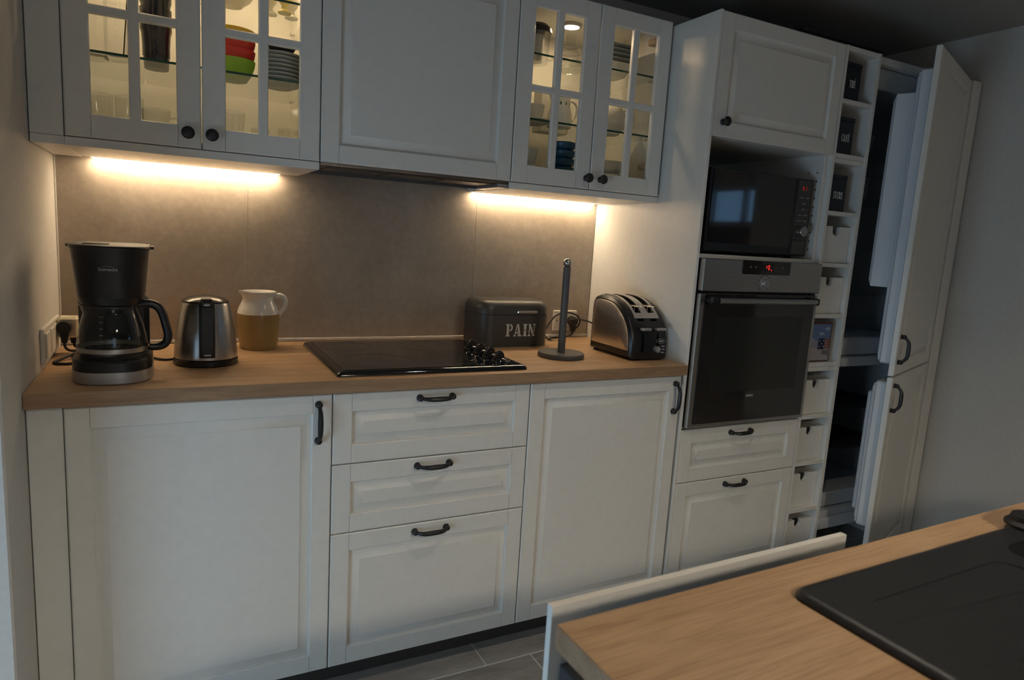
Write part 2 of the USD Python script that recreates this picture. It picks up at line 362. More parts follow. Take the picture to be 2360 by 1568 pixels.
def knob_mesh(cx, yf, cz):
    return lathe([(0, -.001), (.010, -.001), (.010, .002), (.0072, .006), (.0068, .012), (.0095, .016), (.0140, .0185), (.0158, .022), (.0155, .025), (.012, .0283), (.006, .0298), (0, .030)], (cx, yf, cz), 'y', 24)
def front(cab, name, x0, x1, z0, z1, yf, pull=None, label=None, xf=None):
    fr, pn = door_meshes(x0, x1, z0, z1, yf)
    f = (lambda m: moved(m, xf)) if xf is not None else (lambda m: m)
    d = part(cab, name, f(fr), 'white_lacquer', label=label)
    part(d, 'panel', f(pn), 'white_lacquer')
    if pull:
        kind, cx, cz = pull
        mesh = knob_mesh(cx, yf, cz) if kind == 'knob' else handle_mesh(cx, yf, cz, kind == 'v')
        part(d, 'knob' if kind == 'knob' else 'handle', f(mesh), 'black_matte', label='black metal %s' % ('round knob' if kind == 'knob' else 'bow handle'))
    return d
def carcass(cab, x0, x1, y0, y1, z0, z1, t=.018, back=True, mat_='white_foil', top=True):
    m = [rbox(x0, x0+t, y0, y1, z0, z1, .0008), rbox(x1-t, x1, y0, y1, z0, z1, .0008), rbox(x0+t, x1-t, y0, y1, z0, z0+t, .0008)]
    if top: m.append(rbox(x0+t, x1-t, y0, y1, z1-t, z1, .0008))
    if back: m.append(rbox(x0+t, x1-t, y1-.006, y1, z0+t, z1-t, 0))
    return part(cab, 'carcass', m, mat_, False)
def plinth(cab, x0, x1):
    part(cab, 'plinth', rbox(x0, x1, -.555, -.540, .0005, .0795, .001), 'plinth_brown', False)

YF = -.620
# base units
b1 = thing('base_cabinet', 'white base unit with one large panelled door under the coffee maker and kettle', 'cabinet', (-.3, -.3, 0))
carcass(b1, -.6, 0, -.60, -.015, .08, .88); plinth(b1, -.6, 0)
front(b1, 'door', -.6, 0, .08, .88, YF, ('v', -.037, .804))
fil = thing('filler_panel', 'narrow white filler strip beside the left wall, below the worktop', 'panel', (-.635, -.60, 0))
plinth(fil, -.669, -.601)
part(fil, 'panel', rbox(-.669, -.601, -.611, -.592, .08, .879, .0015), 'white_lacquer')
b2 = thing('base_cabinet', 'white base unit with three panelled drawers under the black hob', 'cabinet', (.3, -.3, 0))
carcass(b2, 0, .6, -.60, -.015, .08, .86, top=False); plinth(b2, 0, .6)
for z0, z1 in ((.68, .88), (.48, .68), (.08, .48)):
    front(b2, 'drawer', 0, .6, z0, z1, YF, ('h', .2915, z1-.0245))
b3 = thing('base_cabinet', 'white base unit with one panelled door, between the drawers and the oven', 'cabinet', (.9, -.3, 0))
carcass(b3, .6, 1.2, -.60, -.015, .08, .88); plinth(b3, .6, 1.207)
front(b3, 'door', .6, 1.2, .08, .88, YF, ('v', 1.171, .804))
# worktop
wt = thing('worktop', 'oak laminate worktop along the back wall', 'worktop', (.268, -.31, .8815))
part(wt, 'top', rbox(XL+.0015, 1.2065, -.634, -.005, .883, .918, .0012), 'oak_laminate', False)
part(wt, 'front_edge', rbox(XL+.0015, 1.2065, -.6352, -.6338, .8835, .9172, .0003), 'oak_edge', False)
# wall units
def wall_unit(label, x0, z0=1.494, z1=2.094):
    c = thing('wall_cabinet', label, 'cabinet', (x0+.3, -.2, z0))
    carcass(c, x0, x0+.6, -.381, .009 if x0 < 0 else -.001, z0, z1)
    return c
def light_board(c, x0, x1):
    part(c, 'base_board', rbox(x0, x1, -.392, -.046, 1.473, 1.4935, .001), 'white_lacquer', False)
def glass_door(c, x0, x1, knob_x, rest_left):
    z0, z1, yf, st, g = 1.494, 2.094, -.400, .054, .0015
    fr, _ = door_meshes(x0, x1, z0, z1, yf, st, .019, True)
    xm, zm = (x0+x1)/2, (z0+z1)/2
    bars = [stick(xm-.0125, xm+.0125, z0+st, z1-st, yf+.001, .015, .003, .003, 0, 0), stick(x0+st, x1-st, zm-.0105, zm+.0105, yf+.0012, .015, 0, 0, .003, .003)]
    inner = rings(x0+g, x1-g, z0+g, z1-g, yf, [(st-.0005, .0012), (st+.002, .004), (st+.002, .012), (st-.003, .0125)], False)
    d = part(c, 'door', [fr, inner], 'white_lacquer'); part(d, 'muntin', bars, 'white_lacquer')
    for a, b in ((x0+st, xm-.012), (xm+.012, x1-st)):
        for e, f in ((z0+st, zm-.010), (zm+.010, z1-st)):
            part(d, 'pane', rings(a-.004, b+.004, e-.004, f+.004, yf+.0122, [(0, 0), (.001, 0)]), 'pane_glass', False)
    part(d, 'knob', knob_mesh(knob_x, yf, 1.531), 'black_matte', label='black round knob')
def glass_shelves(c, x0, x1, back):
    for z in (1.703, 1.906):
        s = part(c, 'shelf', rbox(x0+.0195, x1-.0195, -.368, back, z-.003, z+.003, 0), 'shelf_glass', False, label='clear glass shelf')
        part(s, 'edge', rbox(x0+.0195, x1-.0195, -.3692, -.3682, z-.003, z+.003, 0), 'shelf_edge', False, label='green glass edge')
        for x in (x0+.0265, x1-.0265):
            for y in (-.33, back-.06): part(c, 'shelf_pin', lathe([(0, 0), (.0035, 0), (.0035, .014), (0, .014)], (x-.007, y, z-.0068), 'x', 8), 'chrome')
def pin_holes(c, x, s, y0, y1, z0, z1, step, parent_name='pin_hole'):
    m = []
    for y in (y0, y1):
        for z in np.arange(z0, z1, step):
            m.append(lathe([(0, 0), (.0028, 0), (.0028, .0006), (0, .0006)], (x - (.0006 if s < 0 else 0), y, z), 'x', 8))
    part(c, parent_name, m, 'dark_recess', label='dark shelf pin holes', kind='stuff')
def puck(c, x, y, z):
    p = part(c, 'spotlight', lathe([(.0, 0), (.036, 0), (.036, -.008), (.033, -.010), (.029, -.010), (.029, -.007), (0, -.007)], (x, y, z), 'z', 28), 'silver_plastic', label='small round cabinet spotlight')
    part(p, 'diffuser', lathe([(0, -.0075), (.028, -.0075), (.027, -.0098), (0, -.0102)], (x, y, z), 'z', 24), 'puck_lit', label='lit warm white disc')

fu = thing('filler_panel', 'narrow white filler strip between the left wall and the glass wall cabinet', 'panel', (-.635, -.40, 1.494))
part(fu, 'panel', rbox(-.669, -.601, -.394, -.375, 1.494, ZC-.19, .0015), 'white_lacquer')
part(fu, 'base_board', rbox(-.669, -.6005, -.392, -.012, 1.473, 1.4935, .001), 'white_lacquer', False)
u1 = wall_unit('white wall cabinet with two glazed doors above the coffee maker', -.6)
light_board(u1, -.6, .0)
glass_door(u1, -.6, -.3, -.333, True); glass_door(u1, -.3, 0, -.277, False); glass_shelves(u1, -.6, 0, -.012)
puck(u1, -.44, -.2, 2.0755); puck(u1, -.13, -.2, 2.0755)
u2 = thing('wall_cabinet', 'white wall cabinet with one wide solid door over the extractor hood', 'cabinet', (.3, -.2, 1.494))
part(u2, 'carcass', [rbox(0.0005, .018, -.381, -.001, 1.494, 2.094), rbox(.582, .5995, -.381, -.001, 1.494, 2.094), rbox(.018, .582, -.381, -.001, 2.076, 2.094), rbox(.018, .582, -.381, -.001, 1.60, 1.618)], 'white_foil', False)
front(u2, 'door', 0, .6, 1.494, 2.094, -.400)
u3 = wall_unit('white wall cabinet with two glazed doors beside the tall oven cabinet', .6)
light_board(u3, .6005, 1.2065)
glass_door(u3, .6, .9, .884, True); glass_door(u3, .9, 1.2, .942, False); glass_shelves(u3, .6, 1.2, -.012)
puck(u3, .905, -.20, 2.0755)
pin_holes(u3, 1.182, -1, -.34, -.06, 1.56, 2.05, .064)
for z in (1.60, 2.03):
    part(u3, 'hinge', rbox(1.150, 1.1815, -.372, -.325, z-.011, z+.011, .004), 'hinge_beige', label='beige metal door hinge')
    part(u1, 'hinge', rbox(-.5815, -.550, -.372, -.325, z-.011, z+.011, .004), 'hinge_beige', label='beige metal door hinge')
# LED bars under the boards
def led_bar(label, x0, x1):
    c = thing('led_light_bar', label, 'lamp', ((x0+x1)/2, -.05, 1.473))
    part(c, 'housing', rbox(x0-.006, x1+.006, -.044, -.004, 1.4742, 1.4930, .001), 'silver_plastic', False)
    part(c, 'diffuser', rbox(x0, x1, -.036, -.008, 1.4722, 1.4741, .002), 'led_lit', label='lit warm white diffuser')
led_bar('warm LED light bar under the wall cabinet above the coffee maker', -.575, -.055)
led_bar('warm LED light bar under the wall cabinet above the bread bin', .635, 1.185)
# extractor hood
hd = thing('extractor_hood', 'slim steel extractor hood under the wide wall cabinet above the hob', 'extractor hood', (.3, -.25, 1.47))
part(hd, 'body', [rbox(.019, .581, -.372, -.020, 1.497, 1.595, .002), rbox(.003, .597, -.386, -.215, 1.486, 1.4965, .001)], 'steel_dark')
part(hd, 'filter', [rbox(.03+.18*k, .20+.18*k, -.365, -.235, 1.4825, 1.4862, .0008) for k in range(3)], 'steel_dark')
part(hd, 'rear_rail', rbox(.003, .56, -.214, -.200, 1.474, 1.492, .002), 'slate_grey')
part(hd, 'end_plate', rbox(.5605, .597, -.386, -.205, 1.4735, 1.4855, .001), 'silver_plastic')

# ------------------------------------------------------------------ tall units
cp = thing('cover_panel', 'tall white side panel between the worktop and the oven cabinet', 'panel', (1.215, -.31, 0))
part(cp, 'panel', rbox(1.2082, 1.2212, -.621, .0095, .0005, 2.083, .0012), 'white_lacquer', False)
t1 = thing('oven_cabinet', 'tall white cabinet housing the microwave and the built-in oven', 'cabinet', (1.522, -.3, 0))
TX0, TX1, ZH = 1.222, 1.822, 2.083
part(t1, 'carcass', [rbox(TX0, TX0+.018, -.60, .0, .08, ZH), rbox(TX1-.018, TX1, -.60, .0, .08, ZH), rbox(TX0+.018, TX1-.018, -.006, .0, .08, ZH, 0)] +
     [rbox(TX0+.018, TX1-.018, -.60, -.006, z, z+.018) for z in (.08, .672, 1.284, 1.690, ZH-.018)], 'white_foil', False)
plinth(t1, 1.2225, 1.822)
front(t1, 'door', TX0, TX1, 1.689, ZH, YF, ('knob', 1.262, 1.738))
front(t1, 'drawer', TX0, TX1, .48, .68, YF, ('h', 1.507, .6555))
front(t1, 'drawer', TX0, TX1, .08, .48, YF, ('h', 1.507, .4555))
pin_holes(t1, TX1-.018, -1, -.575, -.535, 1.34, 1.66, .032)

# built-in oven
ov = thing('oven', 'built-in steel oven with black glass door below the microwave', 'oven', (1.522, -.35, .692))
part(ov, 'body', rbox(1.243, 1.801, -.600, -.08, .695, 1.280, .004), 'anthracite')
for a in (1.2235, 1.8015): part(ov, 'side_trim', rbox(a, a+.019, -.618, -.6015, .692, 1.288, .001), 'black_plastic')
part(ov, 'control_panel', rbox(1.2265, 1.8175, -.642, -.6185, 1.176, 1.289, .0035), 'steel_horizontal', label='brushed steel control panel')
dsp = part(ov, 'display', upright(sround(1.405, 1.640, 1.240, 1.2915, .006).intersection(sbox(1.40, 1.23, 1.65, 1.2885)), -.6445, -.6425), 'black_gloss', label='black display strip')
part(dsp, 'screen', upright(sround(1.490, 1.553, 1.252, 1.279, .002), -.6452, -.6446), 'oven_window')
def seg_digit(x, z, h, on='abcdefg'):
    w, t = h*.5, h*.13
    S = dict(a=(0, h-t, w, h), d=(0, 0, w, t), g=(0, h/2-t/2, w, h/2+t/2), f=(0, h/2, t, h), e=(0, 0, t, h/2), b=(w-t, h/2, w, h), c=(w-t, 0, w, h/2))
    return affinity.translate(union_all([sbox(*S[k]) for k in on]), x, z)
part(dsp, 'digit', upright(union_all([seg_digit(1.525, 1.2575, .017, 'abcdef'), sbox(1.516, 1.263, 1.520, 1.267), sbox(1.516, 1.268, 1.520, 1.272), sbox(1.540, 1.2545, 1.545, 1.2585)]), -.6458, -.6453), 'display_red', label='red lit digit')
for x in (1.440, 1.466): part(dsp, 'symbol', upright(Point(x, 1.266).buffer(.0032).difference(Point(x, 1.266).buffer(.002)), -.6450, -.6446), 'grey_print', False)
for x in (1.575, 1.600): part(dsp, 'symbol', upright(union_all([sbox(x-.003, 1.2650, x+.003, 1.2662), sbox(x-.0006 if x > 1.58 else x-.003, 1.2626 if x > 1.58 else 1.265, x+.0006, 1.2686 if x > 1.58 else 1.2662)]), -.6450, -.6446), 'grey_print', False)
kn = part(ov, 'dial', lathe([(0, 0), (.023, 0), (.023, .002), (.0165, .003), (.0150, .013), (.013, .0145), (0, .0145)], (1.5185, -.642, 1.209), 'y', 28), 'silver_plastic', label='round steel dial')
part(kn, 'mark', [moved(rbox(-.0012, .0012, -.0006, .0004, .0265, .031, 0), T_(1.5185, -.642, 1.209) @ R_(a, (0, 1, 0))) for a in range(-135, 136, 30)], 'black_soft', False)
dr = part(ov, 'door', rbox(1.2265, 1.8175, -.637, -.6185, .6905, 1.169, .003), 'steel_horizontal', label='brushed steel door frame')
part(dr, 'glass', upright(sround(1.2495, 1.7985, .704, 1.166, .003), -.6395, -.6372), 'black_gloss', False, label='black glass front')
part(dr, 'window', upright(sround(1.305, 1.745, .815, 1.087, .004), -.6400, -.6396), 'oven_window', False)
hnd = part(dr, 'handle', tube([(1.287, -.664, 1.146), (1.500, -.665, 1.146), (1.776, -.664, 1.146)], .0105, 16), 'steel_horizontal', label='round steel bar handle')
for a, b in ((1.246, 1.2865), (1.7765, 1.788)): part(hnd, 'bracket', rbox(a, b, -.675, -.640, 1.133, 1.159, .008), 'black_plastic', label='black handle end')
sm = text('SIEMENS', .0085, .0004, True); sm.apply_transform(np.diag([.72, 1, 1, 1]))
part(dr, 'lettering', stand(sm, 1.492, -.6398, .7925), 'grey_print', False)

# microwave
mw = thing('microwave', 'black microwave oven standing on the shelf above the built-in oven', 'microwave', (1.52, -.4, 1.303))
MX0, MX1, MY, MZ0, MZ1 = 1.268, 1.780, -.585, 1.312, 1.600
part(mw, 'body', rbox(MX0, MX1, MY+.02, -.18, MZ0, MZ1, .004), 'black_soft')
part(mw, 'foot', [lathe([(0, 0), (.012, 0), (.014, .009), (0, .009)], (x, y, 1.3025), 'z', 12) for x in (MX0+.04, MX1-.04) for y in (MY+.05, -.22)], 'black_rubber')
md = part(mw, 'door', rbox(MX0, MX1-.092, MY, MY+.0195, MZ0+.002, MZ1-.002, .003), 'black_plastic')
part(md, 'glass', rbox(MX0+.012, MX1-.100, MY-.0022, MY-.0002, MZ0+.030, MZ1-.006, .0006), 'black_gloss', False, label='dark reflecting door glass')
pn = part(mw, 'control_panel', rbox(MX1-.091, MX1, MY, MY+.0195, MZ0+.002, MZ1-.002, .003), 'black_plastic', label='dark steel control panel')
CX = MX1-.0445
part(pn, 'fascia', [rbox(CX-.036, CX+.036, MY-.0012, MY-.0001, MZ0+.062, MZ1-.008, .0004), rbox(CX-.036, CX+.036, MY-.0012, MY-.0001, MZ0+.008, MZ0+.058, .0004)], 'steel_dark', False)
part(pn, 'digit', upright(union_all([seg_digit(CX-.012, 1.555, .014, 'abcdefg'), seg_digit(CX+.003, 1.555, .014, 'abc')]), MY-.0018, MY-.0013), 'display_dim_red', label='dim red digits')
for k, z in enumerate((1.528, 1.507, 1.486, 1.465, 1.444)):
    ws = ((-.022, -.004), (.006, .024)) if k in (0, 3, 4) else ((-.008, .008),)
    for a, b in ws: part(pn, 'button', upright(sround(CX+a, CX+b, z-.0017, z+.0017, .0015), MY-.0035, MY-.0013), 'silver_plastic')
part(pn, 'dial', lathe([(0, 0), (.0205, 0), (.0195, .018), (.0185, .0195), (0, .0195)], (CX, MY-.001, 1.404), 'y', 28), 'steel_vertical', label='round steel dial')

# narrow open-fronted unit
NX0, NX1 = 1.8225, 2.0225
nu = thing('storage_unit', 'narrow white shelf column with tins and small drawers beside the fridge', 'shelf unit', (1.92, -.3, 0))
plinth(nu, NX0, NX1)
zs = [.080, .285, .485, .680, .885, 1.087, 1.286, 1.482, 1.685, 1.890, ZH]
def board(z0, z1): return rbox(NX0+.014, NX1-.018, -.616, -.020, z0, z1, .001)
B = [rbox(NX0, NX0+.0145, -.619, -.02, .08, ZH, .001), rbox(NX1-.018, NX1, -.619, -.02, .08, ZH, .001), rbox(NX0+.014, NX1-.018, -.02, -.012, .08, ZH, 0)]
for k, z in enumerate(zs):
    if k in (4, 8): B += [board(z-.0175, z-.0005), board(z+.0005, z+.0175)]
    elif k == 0: B.append(board(z, z+.018))
    elif k == 10: B.append(board(z-.018, z))
    else: B.append(board(z-.008, z+.008))
part(nu, 'carcass', B, 'white_lacquer', False)
FL = lambda k: zs[k] + (.0178 if k in (0, 4, 8) else .0082)          # floor of the compartment above board k
CE = lambda k: zs[k+1] - (.0178 if k+1 in (4, 8, 10) else .0082)
for k in (6, 5, 3, 2, 1, 0):
    a, b, z0 = NX0+.0165, NX1-.0205, FL(k)+.001; z1 = CE(k)-.040; c = (a+b)/2
    face = sbox(a, z0, b, z1)
    q = .006; notch = union_all([sbox(c-.019, z1-.016, c+.019, z1+.01), Point(c, z1-.016).buffer(.019)] +
                              [sbox(min(c+e*.019, c+e*(.019+q)), z1-q, max(c+e*.019, c+e*(.019+q)), z1+.01).difference(Point(c+e*(.019+q), z1-q).buffer(q)) for e in (-1, 1)])
    d = part(nu, 'drawer', [upright(face.difference(notch), -.598, -.584)], 'white_lacquer', False, label='small white drawer with a half-round finger notch')
    part(d, 'box', [rbox(a, a+.010, -.5835, -.10, z0, z1-.004, 0), rbox(b-.010, b, -.5835, -.10, z0, z1-.004, 0), rbox(a+.01, b-.01, -.5835, -.10, z0, z0+.006, 0), rbox(a+.01, b-.01, -.106, -.10, z0+.006, z1-.004, 0)], 'white_lacquer', False)
# fat-face letters of the tins
def glyph(ch):
    s, h = .22, .06
    stem = lambda x, w=s: union_all([sbox(x, 0, x+w, 1), sbox(x-.07, 0, x+w+.07, h), sbox(x-.07, 1-h, x+w+.07, 1)])
    if ch == 'T': return union_all([sbox(.20, 0, .42, 1), sbox(.12, 0, .50, h), sbox(0, 1-h, .62, 1), sbox(0, .74, .05, 1), sbox(.57, .74, .62, 1)]), .62
    if ch == 'H': return union_all([stem(.07), stem(.47), sbox(.2, .48, .5, .54)]), .76
    if ch in 'EÉF':
        g = [stem(.07), sbox(.2, 1-h, .58, 1), sbox(.53, .74, .58, 1), sbox(.2, .48, .44, .54), sbox(.41, .38, .45, .64)]
        if ch != 'F': g += [sbox(.2, 0, .58, h), sbox(.53, 0, .58, .26)]
        if ch == 'É': g.append(Polygon([(.24, 1.08), (.33, 1.08), (.50, 1.30), (.36, 1.30)]))
        return union_all(g), .60
    if ch == 'I': return stem(.07), .36
    if ch == 'C' or ch == 'U':
        e = affinity.scale(Point(0, 0).buffer(1, 24), .32, .52); i = affinity.scale(Point(0, 0).buffer(1, 24), .14, .46)
        if ch == 'C':
            g = affinity.translate(e, .34, .5).difference(affinity.translate(i, .39, .5)).difference(sbox(.44, .30, .8, .70))
            return union_all([g, sbox(.56, .64, .62, 1.0), sbox(.56, .0, .60, .30)]).buffer(0), .66
        g = affinity.translate(e, .36, .5).difference(affinity.translate(i, .42, .5)).intersection(sbox(0, -.1, 1, .5))
        return union_all([g, sbox(.04, .45, .28, 1), sbox(.62, .45, .68, 1), sbox(-.02, 1-h, .36, 1), sbox(.54, 1-h, .76, 1)]), .76
    if ch == 'A': return union_all([Polygon([(.03, 0), (.10, 0), (.36, 1), (.28, 1)]), Polygon([(.40, 0), (.66, 0), (.42, 1), (.26, 1)]), sbox(.14, .26, .5, .32), sbox(-.03, 0, .20, h), sbox(.34, 0, .74, h)]), .74
    if ch == 'R':
        e = affinity.scale(Point(.28, .74).buffer(1, 20), .34, .26).difference(affinity.scale(Point(.26, .74).buffer(1, 20), .14, .20)).intersection(sbox(.26, 0, 1, 1))
        return union_all([stem(.07), e, Polygon([(.30, .50), (.46, .50), (.66, 0), (.44, 0)]), sbox(.44, 0, .74, h)]), .74
    if ch == 'S':
        c = LineString(spline([(.52, .80), (.40, .95), (.22, .95), (.10, .80), (.18, .62), (.42, .42), (.52, .24), (.40, .06), (.20, .05), (.08, .22)], 40))
        return union_all([c.buffer(.07), sbox(.50, .70, .56, 1), sbox(.03, 0, .09, .30)]), .60
    raise KeyError(ch)
def word(t, height, condense=.8, gap=.07):
    x, out = 0, []
    for ch in t:
        g, w = glyph(ch); out.append(affinity.translate(g, x, 0)); x += w + gap
    return affinity.scale(union_all(out), height*condense, height, origin=(0, 0)), (x-gap)*height*condense
def tin(t, k, where):
    z = FL(k); x0, x1, y0, y1, h = NX0+.0165, NX0+.130, -.596, -.482, .122
    n = thing('storage_tin', 'black square tin lettered %s, %s' % (t, where), 'tin', ((x0+x1)/2, (y0+y1)/2, z), group='black lettered storage tins')
    part(n, 'body', slab(x0, x1, y0, y1, z+.0006, z+h, .006, .002), 'tin_black')
    part(n, 'lid', slab(x0-.0015, x1+.0015, y0-.0015, y1+.0015, z+h+.0005, z+h+.016, .007, .003), 'tin_black')
    p, wd = word(t, .026, .62 if len(t) < 5 else .56); p = affinity.translate(p, 1.906 - wd/2, z+.049)
    part(n, 'lettering', upright(p, y0-.0006, y0+.0004), 'white_print', False, label='white letters %s' % t)
tin('THÉ', 9, 'in the top compartment of the shelf column')
tin('CAFÉ', 8, 'in the second compartment from the top')
tin('SUCRE', 7, 'in the third compartment from the top')
# photo print standing in the niche
fz = FL(4); fx0, fx1, fy = NX0+.030, NX0+.147, -.602
pf = thing('photo_frame', 'small framed photograph of buildings under a blue sky in the shelf column', 'picture', ((fx0+fx1)/2, fy, fz))
part(pf, 'frame', rbox(fx0, fx1, fy, fy+.012, fz+.0006, fz+.158, .001), 'photo_frame', False)
def flat(x0, x1, z0, z1): return sbox(fx0+x0, fz+z0, fx0+x1, fz+z1)
part(pf, 'print', upright(flat(.004, .111, .006, .150), fy-.0004, fy), 'photo_sky', False)
for c in (affinity.scale(Point(fx0+.092, fz+.132).buffer(.012), 1.3, .6), affinity.scale(Point(fx0+.060, fz+.112).buffer(.012), 1.3, .5), affinity.scale(Point(fx0+.014, fz+.089).buffer(.008), 1.1, .6)):
    part(pf, 'cloud', upright(c.intersection(flat(.004, .111, .006, .15)), fy-.0007, fy-.0004), 'photo_cloud', False)
part(pf, 'street', upright(flat(.004, .111, .006, .052), fy-.0007, fy-.0004), 'photo_pale', False)
part(pf, 'house', upright(flat(.045, .080, .050, .094), fy-.0008, fy-.0004), 'photo_navy', False)
part(pf, 'house', upright(union_all([flat(.082, .104, .052, .095), flat(.104, .111, .052, .088)]), fy-.0008, fy-.0004), 'photo_brick', False)
part(pf, 'house', upright(union_all([flat(.006, .042, .052+.0085*k, .0575+.0085*k) for k in range(4)]), fy-.0008, fy-.0004), 'photo_pale', False)
part(pf, 'window', upright(union_all([flat(.050+.011*i, .055+.011*i, .058+.012*j, .064+.012*j) for i in range(3) for j in range(3) if (i+j) % 2 == 0] + [flat(.085+.008*i, .088+.008*i, .060+.01*j, .064+.01*j) for i in range(2) for j in range(3)]), fy-.0011, fy-.0008), 'photo_cloud', False)
part(pf, 'crossing', upright(union_all([flat(.070, .100, .030+.006*k, .033+.006*k) for k in range(3)] + [flat(.102, .105, .022, .05)]), fy-.0009, fy-.0007), 'photo_navy', False)
# tray on top
tr = thing('baking_tray', 'flat black tray lying on top of the tall cabinets', 'tray', (1.83, -.45, ZH))
part(tr, 'tray', slab(1.612, 2.050, -.608, -.22, ZH+.0008, ZH+.010, .02, .002), 'black_soft')
part(tr, 'rim', prism(sround(1.607, 2.055, -.613, -.215, .022).difference(sround(1.615, 2.047, -.605, -.223, .018)), ZH+.0102, ZH+.021), 'black_soft')

# ------------------------------------------------------------------ fridge
fr = thing('fridge_freezer', 'built-in fridge freezer at the far right with both doors ajar', 'fridge', (2.33, -.3, 0))
FX0, FX1 = 2.0235, 2.6285
part(fr, 'cabinet', [rbox(FX1, FX1+.058, -.618, -.01, .0005, ZH, .0015), rbox(FX0, FX1, -.60, -.01, ZH-.028, ZH-.001, .001), rbox(FX0, FX0+.012, -.60, -.01, .17, ZH-.029, .001), rbox(FX0, FX1, -.02, -.01, .17, ZH-.03, 0)], 'white_foil', False)
part(fr, 'kick_board', rbox(FX0+.012, FX1-.001, -.585, -.06, .160, .205, .001), 'fridge_white')
L = [rbox(FX0+.014, FX0+.045, -.570, -.03, .206, ZH-.030, .003), rbox(FX1-.045, FX1-.004, -.570, -.03, .206, ZH-.030, .003), rbox(FX0+.045, FX1-.045, -.075, -.03, .206, ZH-.030, 0),
     rbox(FX0+.045, FX1-.045, -.570, -.075, 1.975, ZH-.030, .003), rbox(FX0+.045, FX1-.045, -.570, -.075, .868, .905, .003), rbox(FX0+.045, FX1-.045, -.570, -.075, .206, .232, .003)]
part(fr, 'liner', L, 'fridge_inner', False)
part(fr, 'crisper_drawer', rbox(FX0+.050, FX1-.050, -.535, -.12, .907, .985, .006), 'fridge_white')
part(fr, 'freezer_drawer', rbox(FX0+.050, FX1-.050, -.540, -.12, .234, .300, .006), 'fridge_white')
for z in (.48, .66): part(fr, 'freezer_drawer', rbox(FX0+.050, FX1-.050, -.520, -.12, z, z+.012, .003), 'anthracite')
for z in (1.16, 1.36, 1.56, 1.76): part(fr, 'shelf', rbox(FX0+.047, FX1-.047, -.50, -.09, z, z+.006, .001), 'shelf_glass', label='glass fridge shelf')
# contents half seen in the dark
def box_thing(name, label, cat, x0, x1, y0, y1, z0, z1, m, r=.006):
    n = thing(name, label, cat, ((x0+x1)/2, (y0+y1)/2, z0)); part(n, 'body', slab(x0, x1, y0, y1, z0, z1-.012, r, .003), m); part(n, 'lid', slab(x0-.002, x1+.002, y0-.002, y1+.002, z1-.0115, z1, r, .003), m); return n
box_thing('food_container', 'pale food container on the upper fridge shelf', 'container', 2.20, 2.31, -.44, -.30, 1.767, 1.835, 'shelf_label', .03)
box_thing('food_container', 'pale square carton on the middle fridge shelf', 'container', 2.17, 2.27, -.46, -.38, 1.567, 1.655, 'shelf_label')
box_thing('food_container', 'pale tub on the lower fridge shelf', 'container', 2.12, 2.20, -.47, -.39, 1.1668, 1.255, 'shelf_label')
# doors, opened by about 20 degrees about the right edge
HX, HY, ANG = FX1, -.612, 20.3
def door_xf():
    # local: hinge at x=0, door runs to -0.6 in x, front face at y=0, inner side towards +y
    return T_(HX, HY, 0) @ R_(ANG, (0, 0, 1))
DX = door_xf()
def fridge_door(z0, z1, hz, fz0, fz1, bz):
    d = front(fr, 'door', -.612, 0, z0, z1, 0.0, ('v', -.575, hz), label='white panelled fridge door standing ajar', xf=DX)
    f = lambda m: moved(m, DX)
    part(d, 'inner_door', f(rbox(-.590, -.02, .0195, .062, fz0, fz1, .006)), 'fridge_white')
    part(d, 'gasket', [f(rbox(-.584+.012*k, -.03-.012*k, .0625+.006*k, .068+.006*k, fz0+.010+.012*k, fz1-.010-.012*k, .002)) for k in range(2)], 'fridge_white')
    if bz: part(d, 'door_liner', f(slab_y(-.555, -.06, .0745, .150, bz[0], bz[1], .012)), 'fridge_white')
    else: part(d, 'door_liner', f(rbox(-.555, -.06, .0745, .092, fz0+.05, fz1-.05, .006)), 'fridge_white')
def slab_y(x0, x1, y0, y1, z0, z1, b):
    P = []
    for y, e in ((y0, 0), (y1-b, 0), (y1, b)):
        P += [(x, y, z) for x in (x0+e, x1-e) for z in (z0+2*e, z1-2*e)]
    return hull(P)
fridge_door(.882, ZH-.002, .985, .925, 2.010, (1.215, 1.935))
fridge_door(.08, .879, .795, .265, .855, None)

# ------------------------------------------------------------------ things on the worktop
ZT = .9181
# hob
hb = thing('hob', 'black ceramic hob with four turning knobs set into the worktop', 'hob', (.31, -.33, ZT))
HX0, HX1, HY0, HY1 = .016, .600, -.596, -.078
part(hb, 'frame', [hull([(x, y, z) for e, z in ((.0, ZT+.0003), (0, ZT+.004), (.003, ZT+.009), (.009, ZT+.0125), (.018, ZT+.0135)) for x, y in sround(HX0+e, HX1-e, HY0+e, HY1-e, max(.012-e*.5, .003), 5).exterior.coords])], 'black_gloss', 40)
part(hb, 'glass', prism(sround(HX0+.022, HX1-.022, HY0+.022, HY1-.022, .004), ZT+.0136, ZT+.0146), 'black_gloss', False, label='black ceramic glass')
for cx, cy, r in ((.135, -.205, .080), (.160, -.452, .108), (.400, -.222, .090), (.395, -.468, .080)):
    part(hb, 'burner', [prism(Point(cx, cy).buffer(r, 24).difference(Point(cx, cy).buffer(r-.0016, 24)), ZT+.0146, ZT+.0149)], 'anthracite', False, label='faint grey cooking ring')
